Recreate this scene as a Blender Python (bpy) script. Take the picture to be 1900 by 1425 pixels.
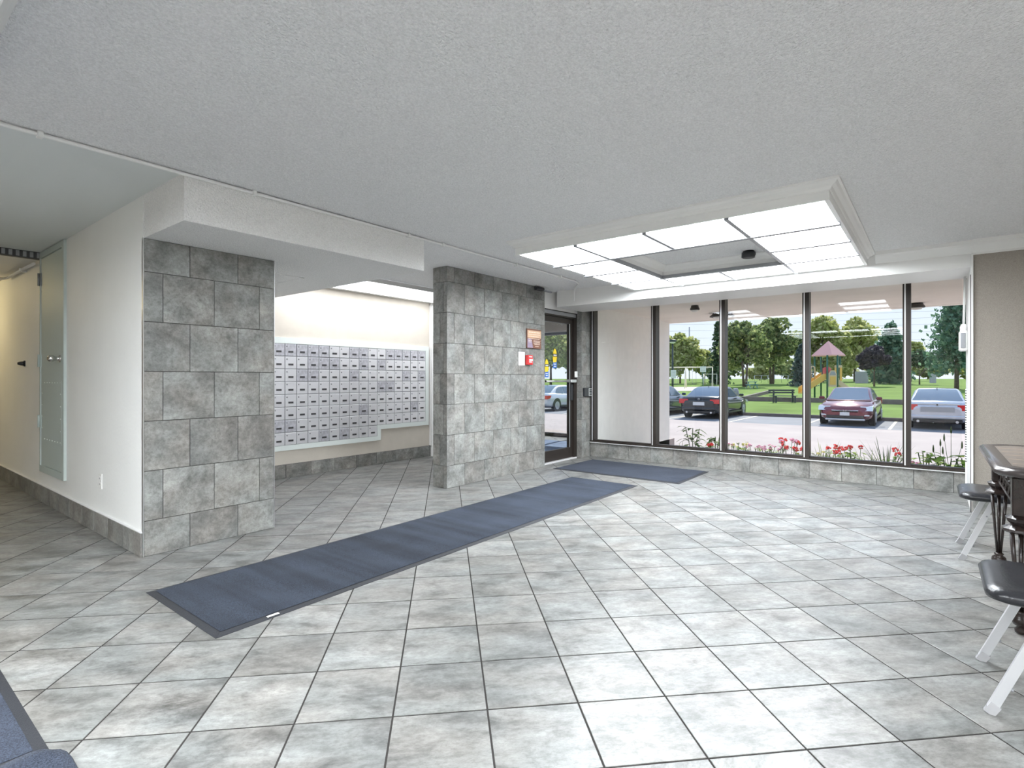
import bpy, bmesh, math, random
from mathutils import Vector, Matrix
random.seed(7)
for o in list(bpy.data.objects): bpy.data.objects.remove(o)
SC = bpy.context.scene
COL = SC.collection
PI = math.pi
# ------------------------------------------------------------------ camera
CAMH = 1.18; AZ = math.radians(38.0); FPX = 1000.6; HORIZ = 702.8
cam_d = bpy.data.cameras.new('camera'); cam = bpy.data.objects.new('camera', cam_d); COL.objects.link(cam)
cam.location = (0, 0, CAMH); cam.rotation_euler = (PI/2, 0, AZ - PI/2)
cam_d.sensor_width = 36; cam_d.lens = FPX/1900*36; cam_d.shift_y = -(712.5-HORIZ)/1900; cam_d.clip_end = 2000; cam_d.clip_start = .02
SC.camera = cam
# ------------------------------------------------------------------ world, sun, exposure
w = bpy.data.worlds.new('sky'); SC.world = w; w.use_nodes = True
nt = w.node_tree; nt.nodes.clear()
wo = nt.nodes.new('ShaderNodeOutputWorld'); bg = nt.nodes.new('ShaderNodeBackground')
tc = nt.nodes.new('ShaderNodeTexCoord'); sx = nt.nodes.new('ShaderNodeSeparateXYZ'); cr = nt.nodes.new('ShaderNodeValToRGB')
nt.links.new(tc.outputs['Generated'], sx.inputs[0]); nt.links.new(sx.outputs['Z'], cr.inputs[0])
cr.color_ramp.elements[0].position = 0.0; cr.color_ramp.elements[0].color = (.84, .90, 1.0, 1)
cr.color_ramp.elements[1].position = .45; cr.color_ramp.elements[1].color = (.50, .68, 1.0, 1)
nt.links.new(cr.outputs[0], bg.inputs[0]); bg.inputs[1].default_value = .93
nt.links.new(bg.outputs[0], wo.inputs[0])
sun_d = bpy.data.lights.new('sun', 'SUN'); sun_d.energy = 5.2; sun_d.angle = math.radians(.6); sun_d.color = (1, .95, .86)
sun = bpy.data.objects.new('sun', sun_d); COL.objects.link(sun)
sun.rotation_euler = Vector((-.74, -.10, -.62)).to_track_quat('-Z', 'Y').to_euler(); sun.location = (0, 10, 30)
SC.view_settings.view_transform = 'Standard'; SC.view_settings.look = 'None'
SC.view_settings.exposure = 0.38; SC.view_settings.gamma = 1.0; SC.view_settings.use_curve_mapping = False
PANEL = 19.0      # radiance of the luminous ceiling panels
# ------------------------------------------------------------------ helpers
FW = Vector((math.cos(AZ), math.sin(AZ), 0)); RT = Vector((math.sin(AZ), -math.cos(AZ), 0))
def at(u, v, t):      # a point of the place at depth t, read off the photograph
    return FW*t + RT*((u-950)/FPX*t) + Vector((0, 0, CAMH-(v-HORIZ)/FPX*t))
def depth(x, y): return x*FW.x + y*FW.y
def lateral(x, y): return x*RT.x + y*RT.y

class MB:
    def __init__(s): s.v = []; s.f = []; s.m = []; s.sm = []; s.mi = 0
    def add(s, vs, fs, smooth=False):
        b = len(s.v); s.v += [tuple(p) for p in vs]
        for f in fs: s.f.append([b+i for i in f]); s.m.append(s.mi); s.sm.append(smooth)
        return s
    def mat(s, i): s.mi = i; return s
    def box(s, x0, y0, z0, x1, y1, z1):
        x0, x1 = sorted((x0, x1)); y0, y1 = sorted((y0, y1)); z0, z1 = sorted((z0, z1))
        return s.add([(x0,y0,z0),(x1,y0,z0),(x1,y1,z0),(x0,y1,z0),(x0,y0,z1),(x1,y0,z1),(x1,y1,z1),(x0,y1,z1)],
              [(0,3,2,1),(4,5,6,7),(0,1,5,4),(1,2,6,5),(2,3,7,6),(3,0,4,7)])
    def bbox(s, x0, y0, z0, x1, y1, z1, b=.005):   # chamfered box
        x0, x1 = sorted((x0, x1)); y0, y1 = sorted((y0, y1)); z0, z1 = sorted((z0, z1))
        bm = bmesh.new(); bmesh.ops.create_cube(bm, size=1)
        for q in bm.verts: q.co = Vector(((x0+x1)/2+q.co.x*(x1-x0), (y0+y1)/2+q.co.y*(y1-y0), (z0+z1)/2+q.co.z*(z1-z0)))
        bmesh.ops.bevel(bm, geom=bm.edges[:], offset=b, segments=1, affect='EDGES', profile=.5)
        bm.verts.index_update(); s.add([q.co[:] for q in bm.verts], [[q.index for q in f.verts] for f in bm.faces]); bm.free(); return s
    def bar(s, p, q, w, h, up=(0,0,1)):            # rectangular bar between two points
        p = Vector(p); q = Vector(q); d = (q-p).normalized(); u = Vector(up)
        if abs(d.dot(u)) > .98: u = Vector((1,0,0))
        a = d.cross(u).normalized(); b = a.cross(d).normalized()
        vs = [e+a*i*w/2+b*j*h/2 for e in (p, q) for i, j in ((-1,-1),(1,-1),(1,1),(-1,1))]
        return s.add(vs, [(0,1,2,3),(7,6,5,4),(0,4,5,1),(1,5,6,2),(2,6,7,3),(3,7,4,0)])
    def tube(s, pts, r, n=8, cap=True):
        pts = [Vector(p) for p in pts]; rs = r if isinstance(r, (list, tuple)) else [r]*len(pts); vs = []; fs = []
        ref = None
        for i, p in enumerate(pts):
            d = (pts[min(i+1, len(pts)-1)]-pts[max(i-1, 0)]).normalized()
            if ref is None: ref = Vector((0,0,1)) if abs(d.z) < .9 else Vector((1,0,0))
            a = d.cross(ref).normalized(); b = a.cross(d).normalized()
            vs += [p+(a*math.cos(2*PI*k/n)+b*math.sin(2*PI*k/n))*rs[i] for k in range(n)]
        for i in range(len(pts)-1):
            for k in range(n): fs.append((i*n+k, i*n+(k+1)%n, (i+1)*n+(k+1)%n, (i+1)*n+k))
        s.add(vs, fs, True)
        if cap:
            b0 = len(s.v)-len(vs); L = (len(pts)-1)*n
            s.f.append([b0+k for k in range(n)][::-1]); s.m.append(s.mi); s.sm.append(False)
            s.f.append([b0+L+k for k in range(n)]); s.m.append(s.mi); s.sm.append(False)
        return s
    def lathe(s, c, prof, n=16, axis='z', smooth=True):
        c = Vector(c); vs = []
        for r, h in prof:
            for k in range(n):
                a = 2*PI*k/n; x, y = r*math.cos(a), r*math.sin(a)
                vs.append(c+(Vector((x,y,h)) if axis == 'z' else Vector((h,x,y)) if axis == 'x' else Vector((y,h,x))))
        fs = [(i*n+k, i*n+(k+1)%n, (i+1)*n+(k+1)%n, (i+1)*n+k) for i in range(len(prof)-1) for k in range(n)]
        s.add(vs, fs, smooth); b0 = len(s.v)-len(vs); L = (len(prof)-1)*n
        for q in ([b0+k for k in range(n)][::-1], [b0+L+k for k in range(n)]): s.f.append(q); s.m.append(s.mi); s.sm.append(False)
        return s
    def prism(s, poly, a, b, axis='z'):            # polygon extruded along an axis
        def P(p, h): return (p[0],p[1],h) if axis == 'z' else (h,p[0],p[1]) if axis == 'x' else (p[0],h,p[1])
        n = len(poly); vs = [P(p, a) for p in poly]+[P(p, b) for p in poly]
        return s.add(vs, [list(range(n))[::-1], [n+i for i in range(n)]]+[(i,(i+1)%n,n+(i+1)%n,n+i) for i in range(n)])
    def mesh(s, name, mats):
        me = bpy.data.meshes.new(name); me.from_pydata(s.v, [], s.f)
        for m in (mats if isinstance(mats, (list, tuple)) else [mats]): me.materials.append(m)
        me.polygons.foreach_set('material_index', s.m); me.polygons.foreach_set('use_smooth', s.sm)
        bm = bmesh.new(); bm.from_mesh(me); bmesh.ops.recalc_face_normals(bm, faces=bm.faces[:]); bm.to_mesh(me); bm.free()
        return me
    def build(s, name, mats, parent=None, loc=(0,0,0), rz=0):
        return link(name, s.mesh(name, mats), parent, loc, rz)
def link(name, me, parent=None, loc=(0,0,0), rz=0):
    o = bpy.data.objects.new(name, me); COL.objects.link(o); o.location = loc; o.rotation_euler[2] = rz
    if parent is not None: o.parent = parent
    return o
def tag(o, label=None, cat=None, group=None, kind=None):
    if label: o['label'] = label
    if cat: o['category'] = cat
    if group: o['group'] = group
    if kind: o['kind'] = kind
    return o
def thing(name, label, cat, loc=(0,0,0), rz=0, group=None, kind=None):
    o = bpy.data.objects.new(name, None); COL.objects.link(o); o.location = loc; o.rotation_euler[2] = rz; o.empty_display_size = .2
    return tag(o, label, cat, group, kind)
def struct(o, label, cat): return tag(o, label, cat, kind='structure')
# ------------------------------------------------------------------ materials
def newmat(name):
    m = bpy.data.materials.new(name); m.use_nodes = True; n = m.node_tree
    return m, n, n.nodes['Principled BSDF']
def plain(name, col, rough=.5, metal=0, spec=.5, bump=0, bscale=200, var=0, vscale=8):
    m, n, b = newmat(name); b.inputs['Base Color'].default_value = (*col, 1); b.inputs['Roughness'].default_value = rough
    b.inputs['Metallic'].default_value = metal; b.inputs['Specular IOR Level'].default_value = spec
    t = n.nodes.new('ShaderNodeTexCoord')
    if var:
        no = n.nodes.new('ShaderNodeTexNoise'); no.inputs['Scale'].default_value = vscale; no.inputs['Detail'].default_value = 6
        n.links.new(t.outputs['Object'], no.inputs['Vector']); c = n.nodes.new('ShaderNodeValToRGB')
        c.color_ramp.elements[0].position = .3; c.color_ramp.elements[1].position = .7
        c.color_ramp.elements[0].color = (*[x*(1-var) for x in col], 1); c.color_ramp.elements[1].color = (*[min(1, x*(1+var)) for x in col], 1)
        n.links.new(no.outputs['Fac'], c.inputs[0]); n.links.new(c.outputs[0], b.inputs['Base Color'])
    if bump:
        nb = n.nodes.new('ShaderNodeTexNoise'); nb.inputs['Scale'].default_value = bscale; nb.inputs['Detail'].default_value = 3
        n.links.new(t.outputs['Object'], nb.inputs['Vector']); bp = n.nodes.new('ShaderNodeBump')
        bp.inputs['Strength'].default_value = bump; bp.inputs['Distance'].default_value = .015
        n.links.new(nb.outputs['Fac'], bp.inputs['Height']); n.links.new(bp.outputs[0], b.inputs['Normal'])
    return m
def stone(name, dark, mid, light, rough, island=False, stretch=(1,1,1), spec=.5):
    m, n, b = newmat(name); N = n.nodes.new; L = n.links.new
    b.inputs['Roughness'].default_value = rough; b.inputs['Specular IOR Level'].default_value = spec
    t = N('ShaderNodeTexCoord'); off = N('ShaderNodeVectorMath'); off.operation = 'MULTIPLY_ADD'
    comb = N('ShaderNodeCombineXYZ')
    if island: src = N('ShaderNodeNewGeometry').outputs['Random Per Island']
    else: src = N('ShaderNodeObjectInfo').outputs['Random']
    for i, k in enumerate((37., 91., 53.)):
        mm = N('ShaderNodeMath'); mm.operation = 'MULTIPLY'; mm.inputs[1].default_value = k; L(src, mm.inputs[0]); L(mm.outputs[0], comb.inputs[i])
    off.inputs[1].default_value = stretch; L(t.outputs['Object'], off.inputs[0]); L(comb.outputs[0], off.inputs[2])
    n1 = N('ShaderNodeTexNoise'); n1.inputs['Scale'].default_value = 5.5; n1.inputs['Detail'].default_value = 9; n1.inputs['Roughness'].default_value = .72; n1.inputs['Distortion'].default_value = .25
    L(off.outputs[0], n1.inputs['Vector'])
    c = N('ShaderNodeValToRGB'); e = c.color_ramp.elements; e[0].position = .33; e[0].color = (*dark, 1); e[1].position = .68; e[1].color = (*light, 1)
    x = e.new(.5); x.color = (*mid, 1); L(n1.outputs['Fac'], c.inputs[0])
    n2 = N('ShaderNodeTexNoise'); n2.inputs['Scale'].default_value = 38; n2.inputs['Detail'].default_value = 9; n2.inputs['Roughness'].default_value = .82; L(off.outputs[0], n2.inputs['Vector'])
    c2 = N('ShaderNodeValToRGB'); c2.color_ramp.elements[0].position = .36; c2.color_ramp.elements[0].color = (.50,.49,.48,1); c2.color_ramp.elements[1].position = .56; c2.color_ramp.elements[1].color = (1,1,1,1)
    L(n2.outputs['Fac'], c2.inputs[0])
    mx = N('ShaderNodeMix'); mx.data_type = 'RGBA'; mx.blend_type = 'MULTIPLY'; mx.inputs[0].default_value = .75
    L(c.outputs[0], mx.inputs[6]); L(c2.outputs[0], mx.inputs[7])
    # slow tint between cool and warm
    n3 = N('ShaderNodeTexNoise'); n3.inputs['Scale'].default_value = 3.2; L(off.outputs[0], n3.inputs['Vector'])
    c3 = N('ShaderNodeValToRGB'); c3.color_ramp.elements[0].position = .38; c3.color_ramp.elements[0].color = (.95,1.0,1.0,1); c3.color_ramp.elements[1].position = .64; c3.color_ramp.elements[1].color = (1.0,.97,.93,1)
    L(n3.outputs['Fac'], c3.inputs[0])
    m2 = N('ShaderNodeMix'); m2.data_type = 'RGBA'; m2.blend_type = 'MULTIPLY'; m2.inputs[0].default_value = .8
    L(mx.outputs[2], m2.inputs[6]); L(c3.outputs[0], m2.inputs[7])
    mr = N('ShaderNodeMapRange'); mr.inputs['To Min'].default_value = .86; mr.inputs['To Max'].default_value = 1.14; L(src, mr.inputs['Value'])
    hs = N('ShaderNodeHueSaturation'); L(mr.outputs[0], hs.inputs['Value']); L(m2.outputs[2], hs.inputs['Color']); L(hs.outputs[0], b.inputs['Base Color'])
    bp = N('ShaderNodeBump'); bp.inputs['Strength'].default_value = .10; bp.inputs['Distance'].default_value = .004
    L(n1.outputs['Fac'], bp.inputs['Height']); L(bp.outputs[0], b.inputs['Normal'])
    return m
def emis(name, col, s):
    m, n, b = newmat(name); b.inputs['Base Color'].default_value = (*col, 1); b.inputs['Emission Color'].default_value = (*col, 1); b.inputs['Emission Strength'].default_value = s
    return m
def pane(name, tint=(.97,.98,.98)):
    m = bpy.data.materials.new(name); m.use_nodes = True; n = m.node_tree; n.nodes.clear(); N = n.nodes.new
    o = N('ShaderNodeOutputMaterial'); mix = N('ShaderNodeMixShader'); tr = N('ShaderNodeBsdfTransparent'); gl = N('ShaderNodeBsdfGlossy'); lw = N('ShaderNodeLayerWeight'); lw.inputs[0].default_value = .5
    pw = N('ShaderNodeMath'); pw.operation = 'POWER'; pw.inputs[1].default_value = 5; ma = N('ShaderNodeMath'); ma.operation = 'MULTIPLY_ADD'; ma.inputs[1].default_value = .9; ma.inputs[2].default_value = .02
    tr.inputs[0].default_value = (*tint, 1); gl.inputs['Roughness'].default_value = .0
    n.links.new(lw.outputs['Facing'], pw.inputs[0]); n.links.new(pw.outputs[0], ma.inputs[0]); n.links.new(ma.outputs[0], mix.inputs[0])
    n.links.new(tr.outputs[0], mix.inputs[1]); n.links.new(gl.outputs[0], mix.inputs[2]); n.links.new(mix.outputs[0], o.inputs[0])
    return m
def leafmat(name, c0, c1, c2):
    m, n, b = newmat(name); N = n.nodes.new; L = n.links.new
    g = N('ShaderNodeNewGeometry'); c = N('ShaderNodeValToRGB'); e = c.color_ramp.elements
    e[0].color = (*c0, 1); e[1].color = (*c2, 1); x = e.new(.5); x.color = (*c1, 1)
    L(g.outputs['Random Per Island'], c.inputs[0]); L(c.outputs[0], b.inputs['Base Color']); b.inputs['Roughness'].default_value = .6; b.inputs['Specular IOR Level'].default_value = .2
    tl = N('ShaderNodeBsdfTranslucent'); L(c.outputs[0], tl.inputs[0]); mix = N('ShaderNodeMixShader'); mix.inputs[0].default_value = .4
    o = n.nodes['Material Output']; L(b.outputs[0], mix.inputs[1]); L(tl.outputs[0], mix.inputs[2]); L(mix.outputs[0], o.inputs[0])
    return m
def carpet(name, col, stripe=0):
    m, n, b = newmat(name); N = n.nodes.new; L = n.links.new; t = N('ShaderNodeTexCoord')
    n1 = N('ShaderNodeTexNoise'); n1.inputs['Scale'].default_value = 260; n1.inputs['Detail'].default_value = 3; L(t.outputs['Object'], n1.inputs['Vector'])
    n2 = N('ShaderNodeTexNoise'); n2.inputs['Scale'].default_value = 3.; n2.inputs['Detail'].default_value = 4; L(t.outputs['Object'], n2.inputs['Vector'])
    mp = N('ShaderNodeMapping'); mp.inputs['Rotation'].default_value = (0, 0, .25); mp.inputs['Scale'].default_value = (7.5, .35, 1); L(t.outputs['Object'], mp.inputs['Vector'])
    n3 = N('ShaderNodeTexNoise'); n3.inputs['Scale'].default_value = 1; n3.inputs['Detail'].default_value = 2; L(mp.outputs[0], n3.inputs['Vector'])
    c = N('ShaderNodeValToRGB'); c.color_ramp.elements[0].position = .3; c.color_ramp.elements[1].position = .75
    c.color_ramp.elements[0].color = (*[x*.45 for x in col], 1); c.color_ramp.elements[1].color = (*[x*1.6 for x in col], 1)
    a = N('ShaderNodeMath'); a.operation = 'MULTIPLY_ADD'; a.inputs[1].default_value = .35; L(n2.outputs['Fac'], a.inputs[0]); L(n1.outputs['Fac'], a.inputs[2])
    a2 = N('ShaderNodeMath'); a2.operation = 'MULTIPLY_ADD'; a2.inputs[1].default_value = stripe; L(n3.outputs['Fac'], a2.inputs[0]); L(a.outputs[0], a2.inputs[2])
    a3 = N('ShaderNodeMath'); a3.operation = 'SUBTRACT'; a3.inputs[1].default_value = .18+stripe/2; L(a2.outputs[0], a3.inputs[0])
    L(a3.outputs[0], c.inputs[0]); L(c.outputs[0], b.inputs['Base Color']); b.inputs['Roughness'].default_value = 1; b.inputs['Specular IOR Level'].default_value = .1
    b.inputs['Sheen Weight'].default_value = .06
    bp = N('ShaderNodeBump'); bp.inputs['Strength'].default_value = .5; bp.inputs['Distance'].default_value = .004; L(n1.outputs['Fac'], bp.inputs['Height']); L(bp.outputs[0], b.inputs['Normal'])
    return m
M = {}
FD, FM, FL = (.088,.087,.083), (.225,.223,.217), (.345,.342,.335)
M['floor'] = stone('floor_stone', FD, FM, FL, .38, stretch=(.8,1.5,1), spec=.65)
M['floor_is'] = stone('floor_stone_far', FD, FM, FL, .38, True, stretch=(.8,1.5,1), spec=.65)
M['wallt'] = stone('wall_stone', (.15,.147,.14), (.265,.26,.25), (.40,.395,.38), .42, spec=.35)
M['grout'] = plain('grout', (.045,.042,.04), .95, spec=.1)
M['wgrout'] = plain('wall_grout', (.075,.072,.068), .9)
M['ceil'] = plain('stipple_ceiling', (.885,.885,.89), .95, bump=1.0, bscale=90, var=.10, vscale=110)
M['soff'] = plain('stipple_soffit', (.87,.865,.855), .95, bump=.9, bscale=90, var=.07, vscale=110)
M['smooth'] = plain('smooth_ceiling', (.76,.79,.78), .8, bump=.05, bscale=60)
M['white'] = plain('white_paint', (.89,.895,.88), .6, bump=.08, bscale=40, var=.015, vscale=3)
M['trim'] = plain('trim_paint', (.82,.815,.80), .45)
M['cream'] = plain('beige_wall', (.66,.61,.54), .75, bump=.12, bscale=150, var=.03)
M['linen'] = plain('linen_wallcover', (.36,.325,.285), .85, bump=.5, bscale=260, var=.14, vscale=190)
M['exterior'] = plain('exterior_stucco', (.88,.86,.82), .9, bump=.15, bscale=60, var=.03)
M['canopy'] = plain('canopy_plaster', (.90,.85,.79), .9, var=.05, vscale=1.5)
M['bronze'] = plain('bronze_frame', (.034,.027,.023), .42, .25)
M['blackrub'] = plain('black_rubber', (.02,.02,.022), .6)
M['alum'] = plain('brushed_aluminium', (.72,.72,.73), .32, .9)
M['sillm'] = plain('sill_metal', (.78,.78,.78), .3, .3)
M['chrome'] = plain('chrome', (.75,.74,.72), .18, 1)
M['mint'] = plain('mint_door_paint', (.52,.59,.57), .55)
M['mintfr'] = plain('mint_frame', (.80,.86,.84), .45)
M['mbox'] = plain('mailbox_aluminium', (.80,.80,.83), .38, .35)
M['mbox2'] = plain('mailbox_scuffed', (.58,.58,.63), .45, .4, var=.18, vscale=30)
M['slot'] = plain('slot_black', (.05,.05,.055), .5)
M['panel'] = emis('diffuser', (.915,.96,1.0), PANEL)
M['mpanel'] = emis('mail_diffuser', (.95,.97,1.0), 5.6)
M['glass'] = pane('window_glass')
M['runner'] = carpet('runner_pile', (.034,.043,.062), .55)
M['mat'] = carpet('mat_pile', (.044,.053,.075), .1)
M['matedge'] = plain('mat_rubber', (.028,.03,.036), .6, bump=.2)
M['red'] = plain('alarm_red', (.62,.03,.03), .35)
M['paper'] = plain('white_paper', (.88,.87,.86), .7)
M['plastic'] = plain('white_plastic', (.85,.85,.83), .4)
M['dark'] = plain('dark_plastic', (.025,.027,.03), .35)
M['grey'] = plain('grey_metal', (.33,.34,.36), .4, .5)
# ------------------------------------------------------------------ tiles
T = .3313
_tc = {}
def tile_mesh(w, h, mat, d=.008, b=.0012, c=.0004):          # local: face +z, size w x h, centred, top at z=0
    k = (round(w,3), round(h,3), mat.name)
    if k not in _tc:
        x, y = w/2, h/2
        vs = [(-x,-y,-d),(x,-y,-d),(x,y,-d),(-x,y,-d),(-x,-y,-c),(x,-y,-c),(x,y,-c),(-x,y,-c),(-x+b,-y+b,0),(x-b,-y+b,0),(x-b,y-b,0),(-x+b,y-b,0)]
        fs = [(0,1,5,4),(1,2,6,5),(2,3,7,6),(3,0,4,7),(4,5,9,8),(5,6,10,9),(6,7,11,10),(7,4,8,11),(8,9,10,11)]
        _tc[k] = MB().add(vs, fs).mesh('tile', mat)
    return _tc[k]
def wall_tiles(parent, origin, udir, normal, u0, u1, z0, z1, zj, uj, mat, name='wall_tile', gap=.0045):
    """running-bond tiles on a vertical face: zj first row joint, uj(row) first joint"""
    origin = Vector(origin); udir = Vector(udir); normal = Vector(normal)
    rot = Matrix((udir, Vector((0,0,1)), normal)).transposed()
    zs = [z0]+[zj+k*T for k in range(-3, 14) if z0+.02 < zj+k*T < z1-.02]+[z1]
    for r in range(len(zs)-1):
        j0 = uj(r); us = [u0]+[j0+k*T for k in range(-30, 40) if u0+.015 < j0+k*T < u1-.015]+[u1]
        for i in range(len(us)-1):
            w_, h_ = us[i+1]-us[i]-gap, zs[r+1]-zs[r]-gap
            p = origin+udir*((us[i]+us[i+1])/2)+Vector((0,0,(zs[r]+zs[r+1])/2))+normal*(random.uniform(.0075,.0085))
            o = link(name, tile_mesh(w_, h_, mat), parent); o.matrix_local = Matrix.Translation(p) @ rot.to_4x4()
            if (normal.cross(udir)).dot(Vector((0,0,1))) < 0: pass
# ================================================================== STRUCTURE
CH = 2.395
fl = struct(MB().box(-4.2,-3.6,-.2, 7.4,13.2,-.0018).box(5.9,4.3,-.2, 9.3,7.5,-.0018).build('floor', M['grout']), 'grey stone-look tile floor laid diagonally across the lobby', 'floor')
ga, gb, g0 = Vector((.23427,-.23426,0)), Vector((.23426,.23427,0)), Vector((1.2281,1.4882,0))
def infloor(x, y):
    if not (-4.1 < x < 7.45 and -3.5 < y < 13) and not (5.8 < x < 9.3 and 4.2 < y < 7.5): return False
    if 1.56 < x < 1.95 and y > 4.3: return False
    if 1.9 < x < 5.7 and y > 6.31: return False
    if x > 6.5 and y < -.52: return False
    if x < -1.3 and y > 4.36: return False
    if x > 7.45 and y < 4.4: return False
    return True
cells = []
for i in range(-40, 50):
    for j in range(-40, 50):
        c = g0+ga*(i+.5)+gb*(j+.5)
        if infloor(c.x, c.y):
            d = depth(c.x, c.y); l = lateral(c.x, c.y)
            # line of sight not blocked by the piers and the closet
            vis = d > .9 and abs(l) < .97*d+.25 and FPX*CAMH/max(d,.1) < 760
            if vis and c.y > 4.3 and not (c.x < 1.45):
                xc = c.x*4.12/c.y
                if 1.31 < xc < 2.1 or 4.2 < xc < 5.97: vis = False
                if c.x > 5.8: vis = False
            if vis and c.x < 1.45 and c.y > 4.1 and c.x < .13*c.y-.3: vis = False
            if vis and c.x > 6.3 and c.y < -.3: vis = False
            cells.append((0 if vis else 1, d if d > 0 else 99, c))
cells.sort(key=lambda q: q[:2])
FT = tile_mesh(T-.0070, T-.0070, M['floor'])
rest = MB()
for n_, (nv, d, c) in enumerate(cells):
    if n_ < 300 and nv == 0:
        o = link('floor_tile', FT, fl, (c.x, c.y, random.uniform(-.0004, .0004)), -PI/4+random.choice((0, PI)))
    else:
        R_ = Matrix.Rotation(-PI/4, 4, 'Z')
        rest.add([(R_ @ v.co)+c for v in FT.vertices], [list(p.vertices) for p in FT.polygons])
tag(rest.build('floor_tile_field', M['floor_is'], fl), kind='stuff')

# ceilings
struct(MB().box(-4.2,-3.6,CH, 7.5,3.47,2.6).box(1.31,3.47,CH, 7.5,6.2,2.6).build('ceiling', M['ceil']), 'off-white stippled plaster ceiling over the lobby', 'ceiling')
struct(MB().box(-4.2,3.47,CH, 1.31,13.2,2.6).build('ceiling_hall', M['smooth']), 'smooth pale blue-grey ceiling over the side hallway', 'ceiling')
struct(MB().box(-4.4,-3.8,2.6, 7.6,13.4,2.95).build('roof', M['exterior']), 'unseen flat slab added above the lobby ceiling to block light leaks', 'roof')  # unseen slab added to keep outside light from leaking in
sf = struct(MB().box(1.313,3.475,2.113, 3.21,6.07,CH).build('ceiling_soffit', M['soff']), 'boxed stippled soffit dropped in front of the mailbox alcove', 'soffit')
MB().box(2.24,4.58,2.109, 2.745,4.60,2.114).box(2.725,4.58,2.109, 2.745,5.08,2.114).box(2.24,5.06,2.109,2.745,5.08,2.114).box(2.24,4.6,2.111,2.725,5.06,2.114).build('access_panel', M['soff'], sf)
struct(MB().box(6.28,-.27,2.173, 6.97,4.115,CH).build('ceiling_beam', M['trim']), 'white boxed beam running above the tall windows', 'beam')
# crown moulding along the beam and right wall, and one strip under the ceiling at the door wall
crown = [(0,0),(-.012,0),(-.03,.02),(-.062,.055),(-.085,.068),(-.085,.10),(0,.10)]
cm = MB(); cm.prism([(6.28+a, 2.29+b*1.05) for a, b in crown], .44, -.27, 'y'); cm.prism([(6.25+a, 2.29+b*1.05) for a, b in crown], -.27, -3.5, 'y')
cm.box(6.242,-3.5,2.272, 6.25,-.27,2.29)
struct(cm.build('trim_1', M['trim']), 'white crown moulding above the right-hand wall', 'moulding')

# walls
wl = struct(MB().box(1.31,4.128,0, 2.19,13.1,CH).build('wall_left', M['white']), 'white painted wall with the narrow grey-green door', 'wall')
pier = struct(MB().box(1.318,4.122,0, 2.2,4.30,2.113).build('wall_pier', M['wgrout']), 'dark stone-tiled pier beside the mailbox alcove', 'wall')
wall_tiles(pier, (0,4.122,0), (1,0,0), (0,-1,0), 1.31, 2.206, 0, 2.112, .235, lambda r: 1.592 if r % 2 == 0 else 1.424, M['wallt'])
MB().box(1.304,4.110,0, 1.3105,4.13,2.113).build('corner_trim', M['alum'], pier)
MB().box(2.2055,4.113,0, 2.210,4.13,2.113).build('corner_trim', M['alum'], pier)
part_ = struct(MB().box(4.14,4.122,0, 5.978,4.33,CH).build('wall_partition', M['wgrout']), 'free-standing stone-tiled partition left of the glass entrance door', 'wall')
wall_tiles(part_, (0,4.122,0), (1,0,0), (0,-1,0), 4.131, 5.982, 0, CH-.002, .240, lambda r: 4.410 if r % 2 == 0 else 4.243, M['wallt'])
wall_tiles(part_, (4.14,0,0), (0,-1,0), (-1,0,0), -4.33, -4.114, 0, CH-.002, .240, lambda r: -4.5 if r % 2 == 0 else -4.22, M['wallt'])
wm = struct(MB().box(2.19,6.07,0, 5.77,6.25,CH).build('wall_mail', M['cream']), 'beige wall behind the mailboxes', 'wall')
struct(MB().box(5.735,4.33,0, 5.9,6.25,CH).box(5.735,6.25,0,5.9,7.6,2.6).build('wall_vestibule', M['white']), 'white side wall closing the mailbox alcove', 'wall')
we = struct(MB().box(6.958,4.122,0, 7.42,4.30,2.30).build('wall_entrance', M['wgrout']), 'narrow stone-tiled strip between the entrance door and windows', 'wall')
wall_tiles(we, (0,4.122,0), (1,0,0), (0,-1,0), 6.95, 7.24, 0, 2.30, .240, lambda r: 7.2 if r % 2 == 0 else 7.075, M['wallt'])
wall_tiles(we, (6.958,0,0), (0,-1,0), (-1,0,0), -4.22, -4.114, 0, 2.30, .240, lambda r: -9, M['wallt'])
struct(MB().box(5.978,4.19,2.15, 7.42,4.33,CH).build('wall_over_door', M['trim']), 'white strip of wall above the entrance door', 'wall')
kw = struct(MB().box(7.208,-.28,0, 7.44,4.12,.226).build('wall_window', M['wgrout']), 'low stone-tiled wall under the windows', 'wall')
wall_tiles(kw, (7.208,0,0), (0,-1,0), (-1,0,0), -4.11, .275, 0, .225, 9, lambda r: .166, M['wallt'])
wr = struct(MB().box(6.25,-3.6,0, 7.44,-.275,CH).build('wall_right', M['linen']), 'taupe linen-covered wall right of the windows', 'wall')
wall_tiles(wr, (6.25,0,0), (0,-1,0), (-1,0,0), .275, 3.5, 0, .17, 9, lambda r: .45, M['wallt'], 'base_tile')
rv = struct(MB().box(6.262,-.275,0, 7.2,-.262,2.173).box(6.236,-.277,.17, 6.262,-.262,2.28).build('trim_2', M['trim']), 'white reveal at the right end of the windows', 'trim')
MB().box(6.246,-.262,.0, 6.262,-.257,2.1).build('shadow_gap', M['slot'], rv)  # black strip standing in for the shade of the edge gap
struct(MB().box(-4.2,-3.6,0, -4.0,4.3,CH).build('wall_back', M['cream']), 'plain beige wall behind the viewpoint', 'wall')
struct(MB().box(-4.2,-3.6,0, 6.25,-3.4,CH).build('wall_side', M['cream']), 'plain beige wall on the seating side of the lobby', 'wall')
struct(MB().box(-4.2,4.12,0, -1.3,13.1,CH).build('wall_hall', M['cream']), 'beige wall on the far side of the hallway', 'wall')
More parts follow.
